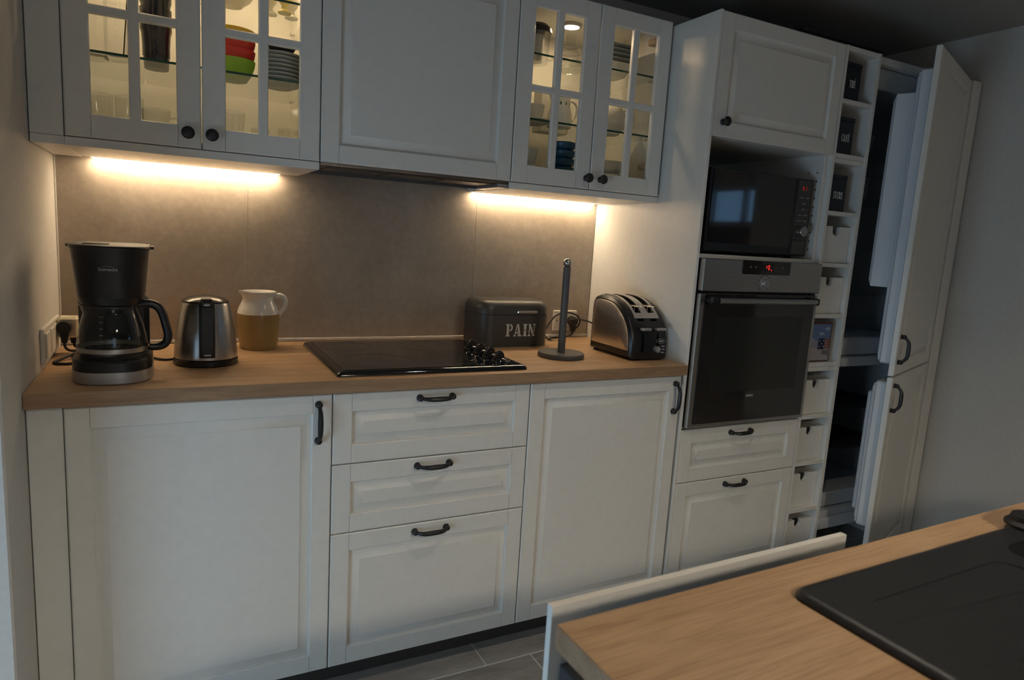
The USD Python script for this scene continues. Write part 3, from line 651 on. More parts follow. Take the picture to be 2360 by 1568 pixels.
for cy in (-.322, -.395, -.468, -.542):
    cx = .5265 - (.0035 if cy < -.5 else 0)
    k = part(hb, 'knob', [lathe([(0, .0), (.0245, 0), (.0245, .004), (.0225, .010), (.017, .0145), (.008, .0165), (0, .0168)], (cx, cy, ZT+.0148), 'z', 24)], 'black_gloss', label='black hob knob')
    part(k, 'grip', moved(hull([(.0215*math.cos(a)*w, y, .004+.0235*math.sin(a)*w) for a in np.linspace(0, math.pi, 11) for y, w in ((-.0055, .86), (-.003, 1), (.003, 1), (.0055, .86))]), T_(cx, cy, ZT+.0245) @ R_(16, (0, 0, 1))), 'black_plastic')
    part(k, 'mark', [prism(affinity.rotate(sbox(cx-.0300, cy-.034, cx-.0175, cy-.0325), a, origin=(cx, cy)), ZT+.0147, ZT+.0150) for a in (0, 42)], 'white_print', False)

# bread bin
bb = thing('bread_bin', 'dark grey metal bread bin lettered PAIN, standing against the splashback', 'bread bin', (.742, -.115, ZT))
BX0, BX1, BY0, BY1 = .606, .907, -.207, -.022
def shell(z0, z1, top=0.0):
    P = []
    steps = [(0, z0), (0, z1)] if not top else [(0, z0)] + [(top*(1-math.cos(a)), z1 - top + top*math.sin(a)) for a in np.linspace(0, math.pi/2, 7)]
    for e, z in steps: P += [(x, y, z) for x, y in sround(BX0+e, BX1-e, BY0+e, BY1-e, max(.058-e, .004), 8).exterior.coords]
    return hull(P)
part(bb, 'body', shell(ZT+.0004, ZT+.1180), 'bin_grey')
ld = part(bb, 'lid', shell(ZT+.1192, ZT+.170, .034), 'bin_grey')
part(ld, 'handle', [rbox(.752, .835, BY0-.013, BY0-.008, ZT+.126, ZT+.135, .002), rbox(.757, .763, BY0-.009, BY0+.001, ZT+.1275, ZT+.1335, .001), rbox(.824, .830, BY0-.009, BY0+.001, ZT+.1275, ZT+.1335, .001)], 'chrome', label='chrome bar handle')
def stencil():
    P = union_all([sbox(.10, 0, .36, 1).difference(sbox(.0, .46, .0, .5)), sbox(0, 0, .46, .09), sbox(0, .91, .36, 1)])
    e = affinity.scale(Point(.42, .71).buffer(1, 20), .36, .29).difference(affinity.scale(Point(.42, .71).buffer(1, 20), .17, .19)).intersection(sbox(.42, 0, 1, 1.1))
    P = union_all([P, e]); out, x = [P], .92
    A = union_all([Polygon([(.04, 0), (.16, 0), (.40, .92), (.33, 1.0)]), Polygon([(.50, 0), (.80, 0), (.52, 1), (.38, 1)]), Polygon([(.22, .24), (.44, .24), (.42, .34), (.25, .34)]), sbox(-.04, 0, .26, .09), sbox(.42, 0, .90, .09)]).difference(Polygon([(.36, .4), (.385, .4), (.43, 1.02), (.40, 1.02)]))
    out.append(affinity.translate(A, x, 0)); x += 1.03
    I = union_all([sbox(.10, 0, .36, .47), sbox(.10, .53, .36, 1), sbox(0, 0, .46, .09), sbox(0, .91, .46, 1)])
    out.append(affinity.translate(I, x, 0)); x += .60
    N = union_all([sbox(.08, 0, .17, .94), sbox(-.02, 0, .28, .09), Polygon([(-.02, 1), (.24, 1), (.78, 0), (.54, 0), (.20, .66), (.20, .80)]), sbox(.64, .36, .73, 1), sbox(.54, .91, .84, 1)])
    out.append(affinity.translate(N, x, 0)); return union_all([o.buffer(0) for o in out]), x + .84
sp, sw = stencil()
hh = .046; sp = affinity.scale(sp, .124/sw, hh, origin=(0, 0))
part(bb, 'lettering', upright(affinity.translate(sp, .7125, ZT+.0395), BY0-.0006, BY0+.0004), 'white_print', False, label='white stencil letters PAIN')

# kitchen roll holder
kr = thing('paper_towel_holder', 'grey upright kitchen roll holder with round base and no roll', 'kitchen roll holder', (.829, -.411, ZT))
part(kr, 'base', lathe([(0, .0004), (.079, .0004), (.081, .003), (.081, .014), (.079, .0165), (0, .0165)], (.829, -.411, ZT), 'z', 48), 'slate_grey')
part(kr, 'pole', lathe([(.0128, .0166), (.0128, .305), (.0132, .312), (0, .312)], (.829, -.411, ZT), 'z', 24), 'slate_grey')
part(kr, 'finial', ball((.829, -.411, ZT+.325), .0150, 3), 'steel_vertical', label='round metal knob')

# toaster
ts = thing('toaster', 'brushed steel and black two-slot toaster beside the tall white panel', 'toaster', (1.118, -.395, ZT))
def tprof(grow=0.0, cut=0.0):
    y0, y1, z0, z1 = -.532, -.272, ZT+.006, ZT+.212
    pts = [(y0, z0), (y0, z0+.045)] + [(y0 + .175*(1-math.cos(a)), z0+.045 + (z1-z0-.045)*math.sin(a)) for a in np.linspace(.06, math.pi/2, 14)]
    pts += [(y1-.045, z1), (y1-.018, z1-.008), (y1-.004, z1-.026), (y1, z1-.05), (y1, z0)]
    return Polygon(pts).buffer(grow)
TXa, TXb = 1.036, 1.200
def tlayers(L, mat_):
    P = []
body = tprof()
hulls = [(y, z) for y, z in body.exterior.coords]
P = []
for g, dx in ((-.012, 0.0), (-.004, .006), (0, .016)):
    q = tprof(g)
    P += [(TXa+dx, y, z) for y, z in q.exterior.coords] + [(TXb-dx, y, z) for y, z in q.exterior.coords]
tb = manifold3d.Manifold(manifold3d.Mesh(*[np.asarray(a) for a in (lambda h: (h.vertices.astype(np.float32), h.faces.astype(np.uint32)))(hull(P))]))
def mbox(x0, x1, y0, y1, z0, z1): return manifold3d.Manifold.cube((x1-x0, y1-y0, z1-z0)).translate((x0, y0, z0))
for cx in (1.090, 1.146):
    tb = tb - mbox(cx-.0145, cx+.0145, -.505, -.305, ZT+.07, ZT+.30)
for cx in (1.085, 1.150): tb = tb - mbox(cx-.007, cx+.007, -.56, -.522, ZT+.030, ZT+.118)
part(ts, 'body', tb, 'black_plastic', 30)
sidep = tprof(-.016).intersection(sbox(-1, ZT+.034, 0, 2)).intersection(sbox(-.512, 0, -.2, 2).union(sbox(-.52, 0, -.2, ZT+.09)))
def domed(x, s):
    q = sidep.buffer(-.006).buffer(.006)
    return hull([(x + s*d, y, z) for e, d in ((0, -.004), (0, .001), (-.006, .0042), (-.022, .0070), (-.045, .0085)) for y, z in q.buffer(e).exterior.coords])
part(ts, 'side_panel', domed(TXa, -1), 'steel_side', 40, label='brushed steel side')
part(ts, 'side_panel', domed(TXb, .3), 'steel_side', 40, label='brushed steel side')
# steel top plate following the curve, with slot openings
def top_plate():
    y0, z0, z1 = -.532, ZT+.006, ZT+.212
    pts = [(y0 + .175*(1-math.cos(a)), z0+.045 + (z1-z0-.045)*math.sin(a)) for a in np.linspace(.62, math.pi/2, 12)] + [(-.312, z1)]
    band = LineString(pts).buffer(.0022, cap_style='flat')
    m = sideways(band, 1.064, 1.172); q = manifold3d.Manifold(manifold3d.Mesh(m.vertices.astype(np.float32), m.faces.astype(np.uint32)))
    for cx in (1.090, 1.146): q = q - mbox(cx-.013, cx+.013, -.485, -.3, ZT+.05, ZT+.30)
    return q
part(ts, 'top_plate', top_plate(), 'steel_vertical', 40, label='steel plate around the slots')
part(ts, 'wire_guard', [tube([(cx+s*.009, -.49, ZT+.185-.05*(i == 0)), (cx+s*.009, -.31, ZT+.185)], .0011, 6) for cx in (1.090, 1.146) for s in (-1, 1) for i in (1,)] + [tube([(cx+s*.009, y, ZT+.188), (cx+s*.009, y, ZT+.10)], .0011, 6) for cx in (1.090, 1.146) for s in (-1, 1) for y in np.arange(-.475, -.31, .024)], 'chrome', label='wire bread guides')
for cx in (1.085, 1.150): part(ts, 'lever', slab(cx-.020, cx+.020, -.553, -.532, ZT+.108, ZT+.117, .006, .003), 'silver_plastic', label='grey lever')
part(ts, 'dial', lathe([(0, -.006), (.0125, -.006), (.012, .006), (.010, .010), (0, .011)], (1.145, -.536, ZT+.040), 'y', 20), 'silver_plastic', label='grey browning dial')
part(ts, 'button', [slab(1.166, 1.181, -.5375, -.528, z, z+.005, .0022, .001) for z in (ZT+.026, ZT+.037, ZT+.048)], 'silver_plastic')
ov_ = affinity.scale(Point(0, 0).buffer(1, 20), .020, .0085)
part(ts, 'badge', upright(affinity.translate(ov_.difference(affinity.scale(ov_, .93, .88)), 1.164, ZT+.069), -.5330, -.5318), 'silver_plastic', False)
av = text('Avanti', .0065, .0006); av.apply_transform(np.array([[.8, .25, 0, 0], [0, 1, 0, 0], [0, 0, 1, 0], [0, 0, 0, 1.]]))
part(ts, 'lettering', stand(av, 1.1535, -.5322, ZT+.0662), 'white_print', False)
part(ts, 'foot', [lathe([(0, 0), (.008, 0), (.009, .0065), (0, .0065)], (x, y, ZT+.0003), 'z', 12) for x in (1.055, 1.181) for y in (-.51, -.295)], 'black_rubber')
part(ts, 'cord', tube(spline([(1.060, -.268, 1.010), (1.055, -.235, 1.015), (1.040, -.15, 1.012), (1.048, -.09, .995), (1.080, -.065, .985), (1.101, -.056, .975)], 30), .0034, 8), 'black_rubber')
# sockets right
def socket_plate(label, x0, z0, n, size=.0575):
    c = thing('power_socket', label, 'socket', (x0+n*size/2, 0, z0))
    part(c, 'plate', rbox(x0, x0+n*size, -.0085, -.0003, z0, z0+.085, .003), 'white_plastic')
    for k in range(n):
        cx, cz = x0+size*(k+.5), z0+.0425
        s = part(c, 'insert', upright(sround(cx-.0245, cx+.0245, cz-.027, cz+.027, .004).difference(Point(cx, cz).buffer(.0200, 24)), -.0125, -.0086), 'white_plastic')
        part(s, 'well', lathe([(.0198, .0), (.0195, .0035), (.0198, .0)], (cx, -.0088, cz), 'y', 24), 'cream_plastic')
        part(s, 'contact', [lathe([(0, 0), (.0024, 0), (.0024, .0006), (0, .0006)], (cx+dx, -.0086, cz), 'y', 10) for dx in (-.0095, .0095)], 'dark_recess')
    return c
socket_plate('white double power socket on the splashback behind the kitchen roll holder', 1.030, .9455, 2)
pg = thing('power_plug', 'black angled plug with looped cord in the socket left of the toaster', 'plug', (1.1165, -.03, .98))
part(pg, 'body', [lathe([(0, 0), (.0185, 0), (.0185, .020), (.015, .028), (0, .029)], (1.1165, -.0130, .988), 'y', 20), hull([(1.1165+dx, y, z) for dx, z in ((-.012, .985), (.012, .985), (-.007, .945), (.007, .945)) for y in (-.036, -.020)])], 'black_rubber')
part(pg, 'cord', tube(spline([(1.1165, -.029, .950), (1.113, -.034, .937), (1.090, -.040, .928), (1.050, -.045, .9235), (1.010, -.050, .9225), (.985, -.065, .9225), (.968, -.085, .9225)], 30), .0032, 8), 'black_rubber')
part(pg, 'cord_loop', tube(spline([(1.110, -.032, .955), (1.135, -.036, .967), (1.141, -.040, .995), (1.118, -.044, 1.016), (1.07, -.050, 1.026), (1.02, -.058, 1.020), (.975, -.066, .98), (.955, -.080, .935), (.968, -.090, .9225), (1.02, -.085, .9225)], 40), .0032, 8), 'black_rubber')

# kettle
kt = thing('kettle', 'brushed steel electric kettle with black handle strip, right of the coffee maker', 'kettle', (-.292, -.335, ZT))
kc = (-.292, -.335, ZT)
part(kt, 'base', lathe([(0, .0003), (.080, .0003), (.083, .004), (.083, .016), (.079, .0195), (0, .0195)], kc, 'z', 48), 'black_plastic')
part(kt, 'body', lathe([(0, .020), (.081, .020), (.0815, .026), (.079, .06), (.0745, .10), (.068, .14), (.0625, .165), (.0600, .1715), (0, .1715)], kc, 'z', 56), 'steel_vertical')
part(kt, 'lid', lathe([(.0595, .1718), (.0605, .1728), (.0595, .1765), (.050, .183), (.034, .188), (.016, .1908), (0, .1915)], kc, 'z', 40), 'lid_grey', label='dark domed lid')
dirv = np.array([CAM[0]-kc[0], CAM[1]-kc[1]]); dirv /= np.linalg.norm(dirv); HA = math.degrees(math.atan2(dirv[1], dirv[0])) + 90   # the handle points to the room
HK = T_(*kc) @ R_(HA+2, (0, 0, 1))
hp = [(-.0925, .030), (-.094, .060), (-.092, .10), (-.087, .14), (-.080, .165), (-.066, .180)]
hk = [hull([(x, y+d, z) for (y, z) in hp[i:i+2] for x in (-.0195, .0195) for d in (0, .022)] + [(x, y-.004, z) for (y, z) in hp[i:i+2] for x in (-.013, .013)]) for i in range(len(hp)-1)]
kh = part(kt, 'handle', [moved(m, HK) for m in hk] + [moved(rbox(-.0195, .0195, -.085, -.040, .160, .187, .008), HK)], 'black_soft', label='black handle strip')
part(kh, 'button', moved(ball((0, 0, 0), .0135, 2, (1, .75, .45)), HK @ T_(0, -.077, .1725)), 'silver_plastic')
part(kt, 'gauge', moved(slab(-.0095, .0095, -.0985, -.09, .036, .040, .003, .001), HK), 'silver_plastic', label='small metal clip')
part(kt, 'spout', moved(hull([(x, y, z) for x, y, z in ((-.022, .055, .150), (.022, .055, .150), (-.012, .078, .170), (.012, .078, .170), (-.024, .05, .171), (.024, .05, .171))]), HK), 'steel_vertical')
part(kt, 'cord', tube(spline([(-.365, -.30, ZT+.008), (-.385, -.30, ZT+.0045), (-.41, -.285, ZT+.004), (-.43, -.25, ZT+.004), (-.47, -.20, ZT+.004), (-.52, -.175, ZT+.004)], 30), .0034, 8), 'black_rubber')

# jug
jg = thing('pottery_jug', 'stoneware jug with white glazed neck and ochre lower half, next to the kettle', 'jug', (-.128, -.115, ZT))
jc = np.array((-.128, -.115, ZT))
part(jg, 'body', lathe([(0, .0005), (.0535, .0005), (.0560, .004), (.0600, .03), (.0625, .06), (.0640, .09), (.0640, .110), (.0632, .1125)], jc, 'z', 48), 'stoneware_ochre', label='ochre glazed lower body')
jm = lathe([(.0632, .1126), (.0620, .122), (.0570, .136), (.0500, .149), (.0465, .160), (.0480, .169), (.0530, .1765), (.0545, .180), (.0530, .1825), (.0505, .180), (.0445, .168), (.0440, .160), (.0475, .149), (.054, .136), (.056, .11), (.05, .02), (0, .015)], jc, 'z', 48)
v = jm.vertices - jc; a = np.arctan2(v[:, 1], v[:, 0]); lip = np.exp(-((np.angle(np.exp(1j*(a-math.radians(205))))/.42)**2)) * np.clip((v[:, 2]-.152)/.030, 0, 1)
jm.vertices[:, 0] += lip*.013*math.cos(math.radians(205)); jm.vertices[:, 1] += lip*.011*math.sin(math.radians(205)); jm.vertices[:, 2] += lip*.005
part(jg, 'neck', jm, 'white_china', 50, label='white glazed neck and rim')
ja = math.radians(-12)
def jpt(r, z): return jc + np.array([r*math.cos(ja), r*math.sin(ja), z])
part(jg, 'handle', tube(spline([jpt(.050, .166), jpt(.064, .171), jpt(.077, .163), jpt(.080, .147), jpt(.074, .128), jpt(.064, .115), jpt(.058, .104)], 24), np.linspace(.0085, .0075, 24), 12), 'white_china', label='white glazed handle')

# coffee maker
cm = thing('coffee_maker', 'black filter coffee maker with glass pot, at the left end of the worktop', 'coffee maker', (-.507, -.475, ZT))
cc = np.array((-.507, -.482, ZT))
def dshape(w, f, b, n=16):
    """Footprint rounded to the front: half-width w, front reach f, back reach b."""
    pts = [(w*math.copysign(abs(math.cos(a))**.78, math.cos(a)), -f*math.sin(a)**.78) for a in np.linspace(0, math.pi, n)] + [(-w, b-.02), (-w+.02, b), (w-.02, b), (w, b-.02)]
    return pts
def dloft(secs, at=cc):
    P = []
    out = []
    for (w, f, b, z), (w2, f2, b2, z2) in zip(secs[:-1], secs[1:]):
        out.append(hull([(at[0]+x, at[1]+y, at[2]+z) for x, y in dshape(w, f, b)] + [(at[0]+x, at[1]+y, at[2]+z2) for x, y in dshape(w2, f2, b2)]))
    return out
part(cm, 'base_band', dloft([(.083, .100, .13, .0006), (.0855, .103, .132, .004), (.0855, .103, .132, .030)]), 'silver_plastic', 40, label='silver band around the foot')
part(cm, 'base', dloft([(.0850, .1025, .1315, .0302), (.0845, .102, .131, .052), (.082, .099, .129, .0565)]), 'black_plastic', 40)
part(cm, 'warming_plate', lathe([(0, .0566), (.068, .0566), (.068, .060), (0, .060)], cc + (0, -.012, 0), 'z', 40), 'black_soft')
part(cm, 'rear_column', rbox(cc[0]-.078, cc[0]+.078, cc[1]+.072, cc[1]+.130, ZT+.0567, ZT+.195, .012), 'black_plastic')
part(cm, 'filter_housing', dloft([(.066, .080, .118, .186), (.0695, .084, .124, .198), (.0705, .086, .126, .203), (.0785, .098, .130, .290), (.0815, .102, .131, .316)]), 'black_plastic', 40)
lid = part(cm, 'lid', dloft([(.0845, .105, .134, .3163), (.0850, .106, .134, .321), (.0835, .104, .133, .3245)]), 'black_plastic', 40)
part(lid, 'lid_inset', dloft([(.0760, .094, .120, .3247), (.073, .090, .117, .3262)]), 'slate_grey', 40, label='grey recessed lid top')
part(lid, 'grip', [rbox(cc[0]-.052, cc[0]+.0, cc[1]-.06, cc[1]-.01, ZT+.3264, ZT+.3275, .0005)], 'dark_recess', False)
for q in (-1, 1): part(lid, 'hinge_tab', rbox(cc[0]+q*.088-.005, cc[0]+q*.088+.005, cc[1]+.02, cc[1]+.10, ZT+.3155, ZT+.3225, .002), 'black_plastic')
dm = text('Domedia', .0068, .0012)
dw = dm.bounds[1][0]; dm.apply_translation((-dw/2, 0, 0))
def wrap(m, w, f, z, k=.0004):
    """Bends upright lettering (x, y up, depth z) onto the curved housing front."""
    v = m.vertices.copy(); a = np.arccos(np.sign(v[:, 0])*np.clip(np.abs(v[:, 0])/w, 0, 1)**(1/.78))
    m = m.copy(); m.vertices = np.stack([cc[0]+v[:, 0], cc[1] - (f+k)*np.sin(a)**.78 - v[:, 2], ZT+z+v[:, 1]], 1); return m
part(cm, 'lettering', wrap(dm, .077, .0962, .268, .0005), 'white_print', False, label='white letters on the housing')
arc = LineString([(x, .0086 + .0022*(1-(x/.011)**2)) for x in np.linspace(-.009, .009, 12)]).buffer(.00025)
part(cm, 'logo_arc', wrap(prism(arc, 0, .0010), .077, .0962, .268, .0005), 'white_print', False)
cf = thing('glass_coffee_pot', 'empty glass coffee pot with black handle standing in the coffee maker', 'coffee pot', (cc[0], cc[1]-.012, ZT+.0602))
pc = cc + np.array((0, -.012, .0604))
prof = [(0, 0), (.062, 0), (.070, .003), (.0745, .012), (.0752, .028), (.0725, .050), (.066, .078), (.0585, .100), (.0555, .112), (.0570, .120)]
pot = lathe(prof + [(.0560, .1205)], pc, 'z', 48)
v = pot.vertices - pc; a = np.arctan2(v[:, 1], v[:, 0]); lip = np.exp(-((np.angle(np.exp(1j*(a-math.radians(190))))/.30)**2)) * np.clip((v[:, 2]-.098)/.022, 0, 1)
pot.vertices[:, 0] -= lip*.012; pot.vertices[:, 2] += lip*.003
part(cf, 'pot', pot, 'carafe_glass', 40)
part(cf, 'band', lathe([(.0757, .011), (.0761, .012), (.0763, .021), (.0759, .022), (.0757, .011)], pc, 'z', 48), 'steel_horizontal', label='steel band near the foot')
part(cf, 'lid', lathe([(0, .121), (.0555, .121), (.058, .1225), (.057, .1255), (0, .1255)], pc, 'z', 40), 'black_plastic')
ha = math.radians(4)
def cpt(r, z): return pc + np.array([r*math.cos(ha), r*math.sin(ha), z])
hpath = spline([cpt(.052, .119), cpt(.075, .1235), cpt(.098, .116), cpt(.110, .095), cpt(.117, .065), cpt(.121, .040), cpt(.114, .022), cpt(.094, .014), cpt(.078, .016)], 36)
part(cf, 'handle', [tube(hpath, np.interp(np.linspace(0, 1, 36), [0, .15, .5, .85, 1], [.010, .0105, .0098, .010, .009]), 12)], 'black_plastic', label='black loop handle')
scale_marks = [rbox(-.004, .003, -.0005, .0003, z, z+.0009, 0) for z in (.040, .055, .070, .085, .097)]
part(cf, 'scale', [moved(m, T_(pc[0] - .018, pc[1] - np.interp(m.bounds[0][2], [p[1] for p in prof[3:]], [p[0] for p in prof[3:]])*.972, pc[2])) for m in scale_marks], 'grey_print', False, label='small printed cup marks')

# left wall: switch and socket plate, adaptor, plugs
sw_ = thing('light_switch', 'white double switch and socket plate on the left wall', 'switch', (XL, -.26, .93))
part(sw_, 'plate', rbox(XL+.0003, XL+.0095, -.375, -.090, .932, 1.022, .003), 'white_plastic')
part(sw_, 'rocker', [rbox(XL+.0096, XL+.0150, -.365, -.305, .944, 1.010, .003), rbox(XL+.0096, XL+.0150, -.285, -.225, .944, 1.010, .003)], 'white_plastic')
part(sw_, 'insert', rbox(XL+.0096, XL+.0125, -.205, -.145, .945, 1.009, .002), 'white_plastic')
ad = thing('plug_adaptor', 'cream cube socket adaptor plugged in left of the coffee maker', 'adaptor', (XL+.035, -.145, .977))
part(ad, 'body', rbox(XL+.0126, XL+.062, -.168, -.118, .966, 1.024, .006), 'cream_plastic')
part(ad, 'slot', rbox(XL+.0618, XL+.0626, -.150, -.146, .988, 1.001, 0), 'dark_recess')
def small_plug(label, x, y, z, tail):
    c = thing('power_plug', label, 'plug', (x, y, z))
    part(c, 'body', [lathe([(0, 0), (.0185, 0), (.0190, .014), (.0165, .020), (0, .0205)], (x, y, z), 'y', 24), hull([(x+dx, y-e, z+dz) for dx, dz in ((-.012, -.008), (.012, -.008), (-.006, -.044), (.006, -.044)) for e in (.003, .016)])], 'black_rubber')
    part(c, 'cord', tube(spline(tail, 40), .0036, 8), 'black_rubber')
small_plug('black round plug in the cream adaptor with its cord curling onto the worktop', XL+.030, -.1685, .998,
           [(XL+.030, -.180, .957), (XL+.031, -.185, .945), (XL+.045, -.195, .935), (XL+.066, -.200, .936), (XL+.050, -.230, .930), (XL+.024, -.270, .9225), (XL+.020, -.305, .9222), (XL+.045, -.320, .9222), (XL+.085, -.300, .9222), (XL+.110, -.29, .9222)])
c2 = thing('power_plug', 'second black plug hanging under the cream adaptor', 'plug', (XL+.048, -.146, .966))
part(c2, 'body', hull([(XL+.048+dx, -.140+e, z) for dx, z in ((-.009, .9655), (.009, .9655), (-.006, .948), (.006, .948)) for e in (-.008, .008)]), 'black_rubber')
part(c2, 'cord', tube(spline([(XL+.048, -.140, .949), (XL+.050, -.145, .940), (XL+.066, -.16, .930), (XL+.068, -.185, .925), (XL+.052, -.21, .9222), (XL+.060, -.24, .9222), (XL+.095, -.25, .9222), (XL+.125, -.24, .9222)], 40), .0034, 8), 'black_rubber')

# ------------------------------------------------------------------ what stands in the glazed cabinets
ZF, ZS1, ZS2 = 1.5122, 1.7062, 1.9092
def bowl_prof(r, h, t=.003, foot=.5):
    return [(0, .0), (r*foot, 0), (r*foot+.002, .003), (r*.78, h*.35), (r*.93, h*.65), (r, h), (r-t, h), (r*.93-t, h*.65), (r*.78-t, h*.37), (r*foot, .005), (0, .005)]
def plate_prof(r, h=.018, t=.004):
    return [(0, 0), (r*.6, 0), (r*.62, .003), (r*.75, .004), (r, h), (r-.001, h+.003), (r-.004, h+.0025), (r*.75, .008), (r*.6, .006), (0, .006)]
def tumbler(label, x, y, z, r, h, m='drink_glass', taper=.85, cat='glass', group=None, base=.008, name='drinking_glass'):
    n = thing(name, label, cat, (x, y, z), group=group)
    part(n, 'bowl', lathe([(0, base), (r*taper-.002, base), (r*taper, base+.003), (r, h), (r-.0008, h+.0006)], (0, 0, 0), 'z', 28), m, 30, local=True)
    return n
# left cabinet, left door
for x, y, t in ((-.541, -.235, 'tall clear glass at the far left of the glass shelf'), (-.492, -.265, 'tall clear glass right beside the other tall glass on the shelf')):
    n = tumbler(t, x, y, ZS1, .0285, .150, taper=.92, base=.014, group='tall glasses on the left shelf')
    part(n, 'foot', lathe([(0, .0006), (.027, .0006), (.029, .006), (.027, .012), (0, .013)], (0, 0, .0002), 'z', 24), 'shelf_glass', local=True)
st = thing('stirring_stick', 'thin black stick standing in the tall clear glass', 'stick', (-.470, -.25, ZS1+.016))
part(st, 'stick', tube([(-.4775, -.262, ZS1+.0165), (-.4665, -.262, ZS1+.155)], .0017, 8), 'black_plastic')
for k in range(3):
    h0 = ZS1 + .0006 + k*.036
    n = thing('mug', ['lowest', 'middle', 'topmost'][k] + ' of the stacked tall dark blue beakers on the glass shelf', 'beaker', (-.402, -.225, h0), group='stacked dark beakers')
    part(n, 'bowl', lathe([(0, 0), (.0285, 0), (.030, .003), (.0355, .090), (.0385, .100), (.0385, .118), (.0372, .118), (.0365, .101), (.0340, .092), (.0333, .0335), (0, .033)], (0, 0, 0), 'z', 36), 'navy_gloss', local=True)
for i, (x, y, r, h) in enumerate(((-.535, -.285, .033, .105), (-.466, -.285, .033, .105))):
    tumbler('clear straight tumbler on the left cabinet floor, %s' % ('at the left', 'at the right')[i], x, y, ZF, r, h, taper=.97, group='straight tumblers on the left cabinet floor')
for i, (x, y) in enumerate(((-.405, -.265), (-.320, -.250))):
    n = tumbler('rounded clear glass cup on the left cabinet floor, %s' % ('behind the lower right pane', 'behind the door frame')[i], x, y, ZF, .036, .085, taper=.70, group='clear cups on the left cabinet floor')
    part(n, 'handle', tube(spline([(.033, 0, .065), (.050, 0, .066), (.055, 0, .045), (.047, 0, .028), (.031, 0, .026)], 14), .003, 8), 'drink_glass', local=True)
# left cabinet, right door
for k, (m, cn) in enumerate((('green_bowl', 'green'), ('red_bowl', 'dark red'), ('red_bowl', 'upper red'), ('yellow_bowl', 'yellow'))):
    n = thing('bowl', '%s plastic bowl in the coloured stack on the left glass shelf' % cn, 'bowl', (-.212, -.225, ZS1 + .0006 + .0265*k), group='stack of coloured bowls')
    part(n, 'bowl', lathe([(0, 0), (.038, 0), (.041, .004), (.052, .022), (.0585, .042), (.0600, .050), (.0605, .056), (.0590, .056), (.0570, .044), (.0500, .025), (.040, .0075), (0, .0065)], (0, 0, 0), 'z', 40), m, local=True)
src = None
for k in range(8):
    z = ZS1 + .0006 + .0112*k
    lab = '%s grey plate of the stack under the black square dish' % ('lowest', 'second lowest', 'third lowest', 'fourth lowest', 'fourth highest', 'third highest', 'second highest', 'topmost')[k]
    if src is None:
        src = thing('plate', lab, 'plate', (-.083, -.215, z), group='stack of grey plates')
        part(src, 'plate', lathe([(0, 0), (.036, 0), (.038, .002), (.050, .006), (.0590, .0125), (.0595, .0158), (.0575, .0158), (.048, .0098), (.036, .006), (0, .006)], (0, 0, 0), 'z', 40), 'plate_grey', local=True)
    else: dup(src, 'plate', lab, (-.083, -.215, z))
zt = ZS1 + .0006 + .0112*7 + .0165
sd = thing('square_dish', 'black square dish on top of the grey plates', 'dish', (-.083, -.215, zt))
part(sd, 'dish', [moved(hull([(sx*r, sy*r, z) for r, z in ((.030, 0), (.046, .026)) for sx in (-1, 1) for sy in (-1, 1)]), T_(-.083, -.215, zt))], 'black_plastic', False)
part(sd, 'rim', prism(sbox(-.083-.0475, -.215-.0475, -.083+.0475, -.215+.0475).difference(sbox(-.083-.040, -.215-.040, -.083+.040, -.215+.040)), zt+.0262, zt+.029), 'black_plastic', False)
n = thing('bowl', 'large pale bowl on the upper glass shelf of the left cabinet', 'bowl', (-.215, -.21, ZS2+.0004))
part(n, 'bowl', lathe(bowl_prof(.068, .055, .004, .45), (0, 0, 0), 'z', 40), 'white_china', local=True)
for i, (x, y, m) in enumerate(((-.108, -.20, 'white_china'), (-.075, -.24, 'egg_yellow'), (-.050, -.20, 'white_china'))):
    n = thing('egg_cup', ('white egg cup at the left of the upper glass shelf', 'yellow egg cup between the white ones', 'white egg cup beside the cabinet wall')[i], 'egg cup', (x, y, ZS2+.0004), group='egg cups on the upper shelf')
    part(n, 'cup', lathe([(0, 0), (.018, 0), (.019, .003), (.009, .012), (.008, .022), (.016, .032), (.021, .044), (.022, .058), (.020, .058), (.018, .045), (0, .030)], (0, 0, 0), 'z', 28), m, local=True)
for i, (x, y, r, h) in enumerate(((-.215, -.30, .030, .100), (-.140, -.25, .026, .070), (-.065, -.27, .030, .075))):
    tumbler(('round clear glass on the left cabinet floor below the coloured bowls', 'low clear glass in the middle of the right door', 'low clear glass below the grey plates')[i], x, y, ZF, r, h, taper=.72 if i == 0 else .92, group='small glasses on the left cabinet floor')
# right cabinet
bl = thing('blender_jar', 'clear jug with black lid on the upper shelf of the right cabinet', 'jug', (.752, -.225, ZS2+.0004))
part(bl, 'jug', lathe([(0, .004), (.044, .004), (.046, .008), (.050, .09), (.052, .100), (.051, .1004)], (0, 0, 0), 'z', 32), 'drink_glass', local=True)
part(bl, 'inner_cup', lathe([(0, .008), (.026, .008), (.030, .094), (.0285, .094), (.025, .010), (0, .010)], (0, 0, 0), 'z', 28), 'shelf_label', local=True)
part(bl, 'lid', lathe([(0, .1005), (.054, .1005), (.055, .106), (.052, .118), (.038, .130), (0, .134)], (0, 0, 0), 'z', 32), 'black_plastic', local=True, label='black domed lid')
part(bl, 'handle', tube(spline([(.050, 0, .096), (.075, 0, .098), (.082, 0, .075), (.076, 0, .035), (.046, 0, .022)], 16), .004, 8), 'drink_glass', local=True)
gc = thing('glass_carafe', 'clear bell-shaped glass carafe under the round spotlight', 'carafe', (.893, -.225, ZS2+.0004))
part(gc, 'body', lathe([(0, 0), (.044, 0), (.047, .004), (.046, .03), (.038, .066), (.024, .092), (.016, .104), (.017, .125), (.0155, .125)], (0, 0, 0), 'z', 36), 'drink_glass', local=True)
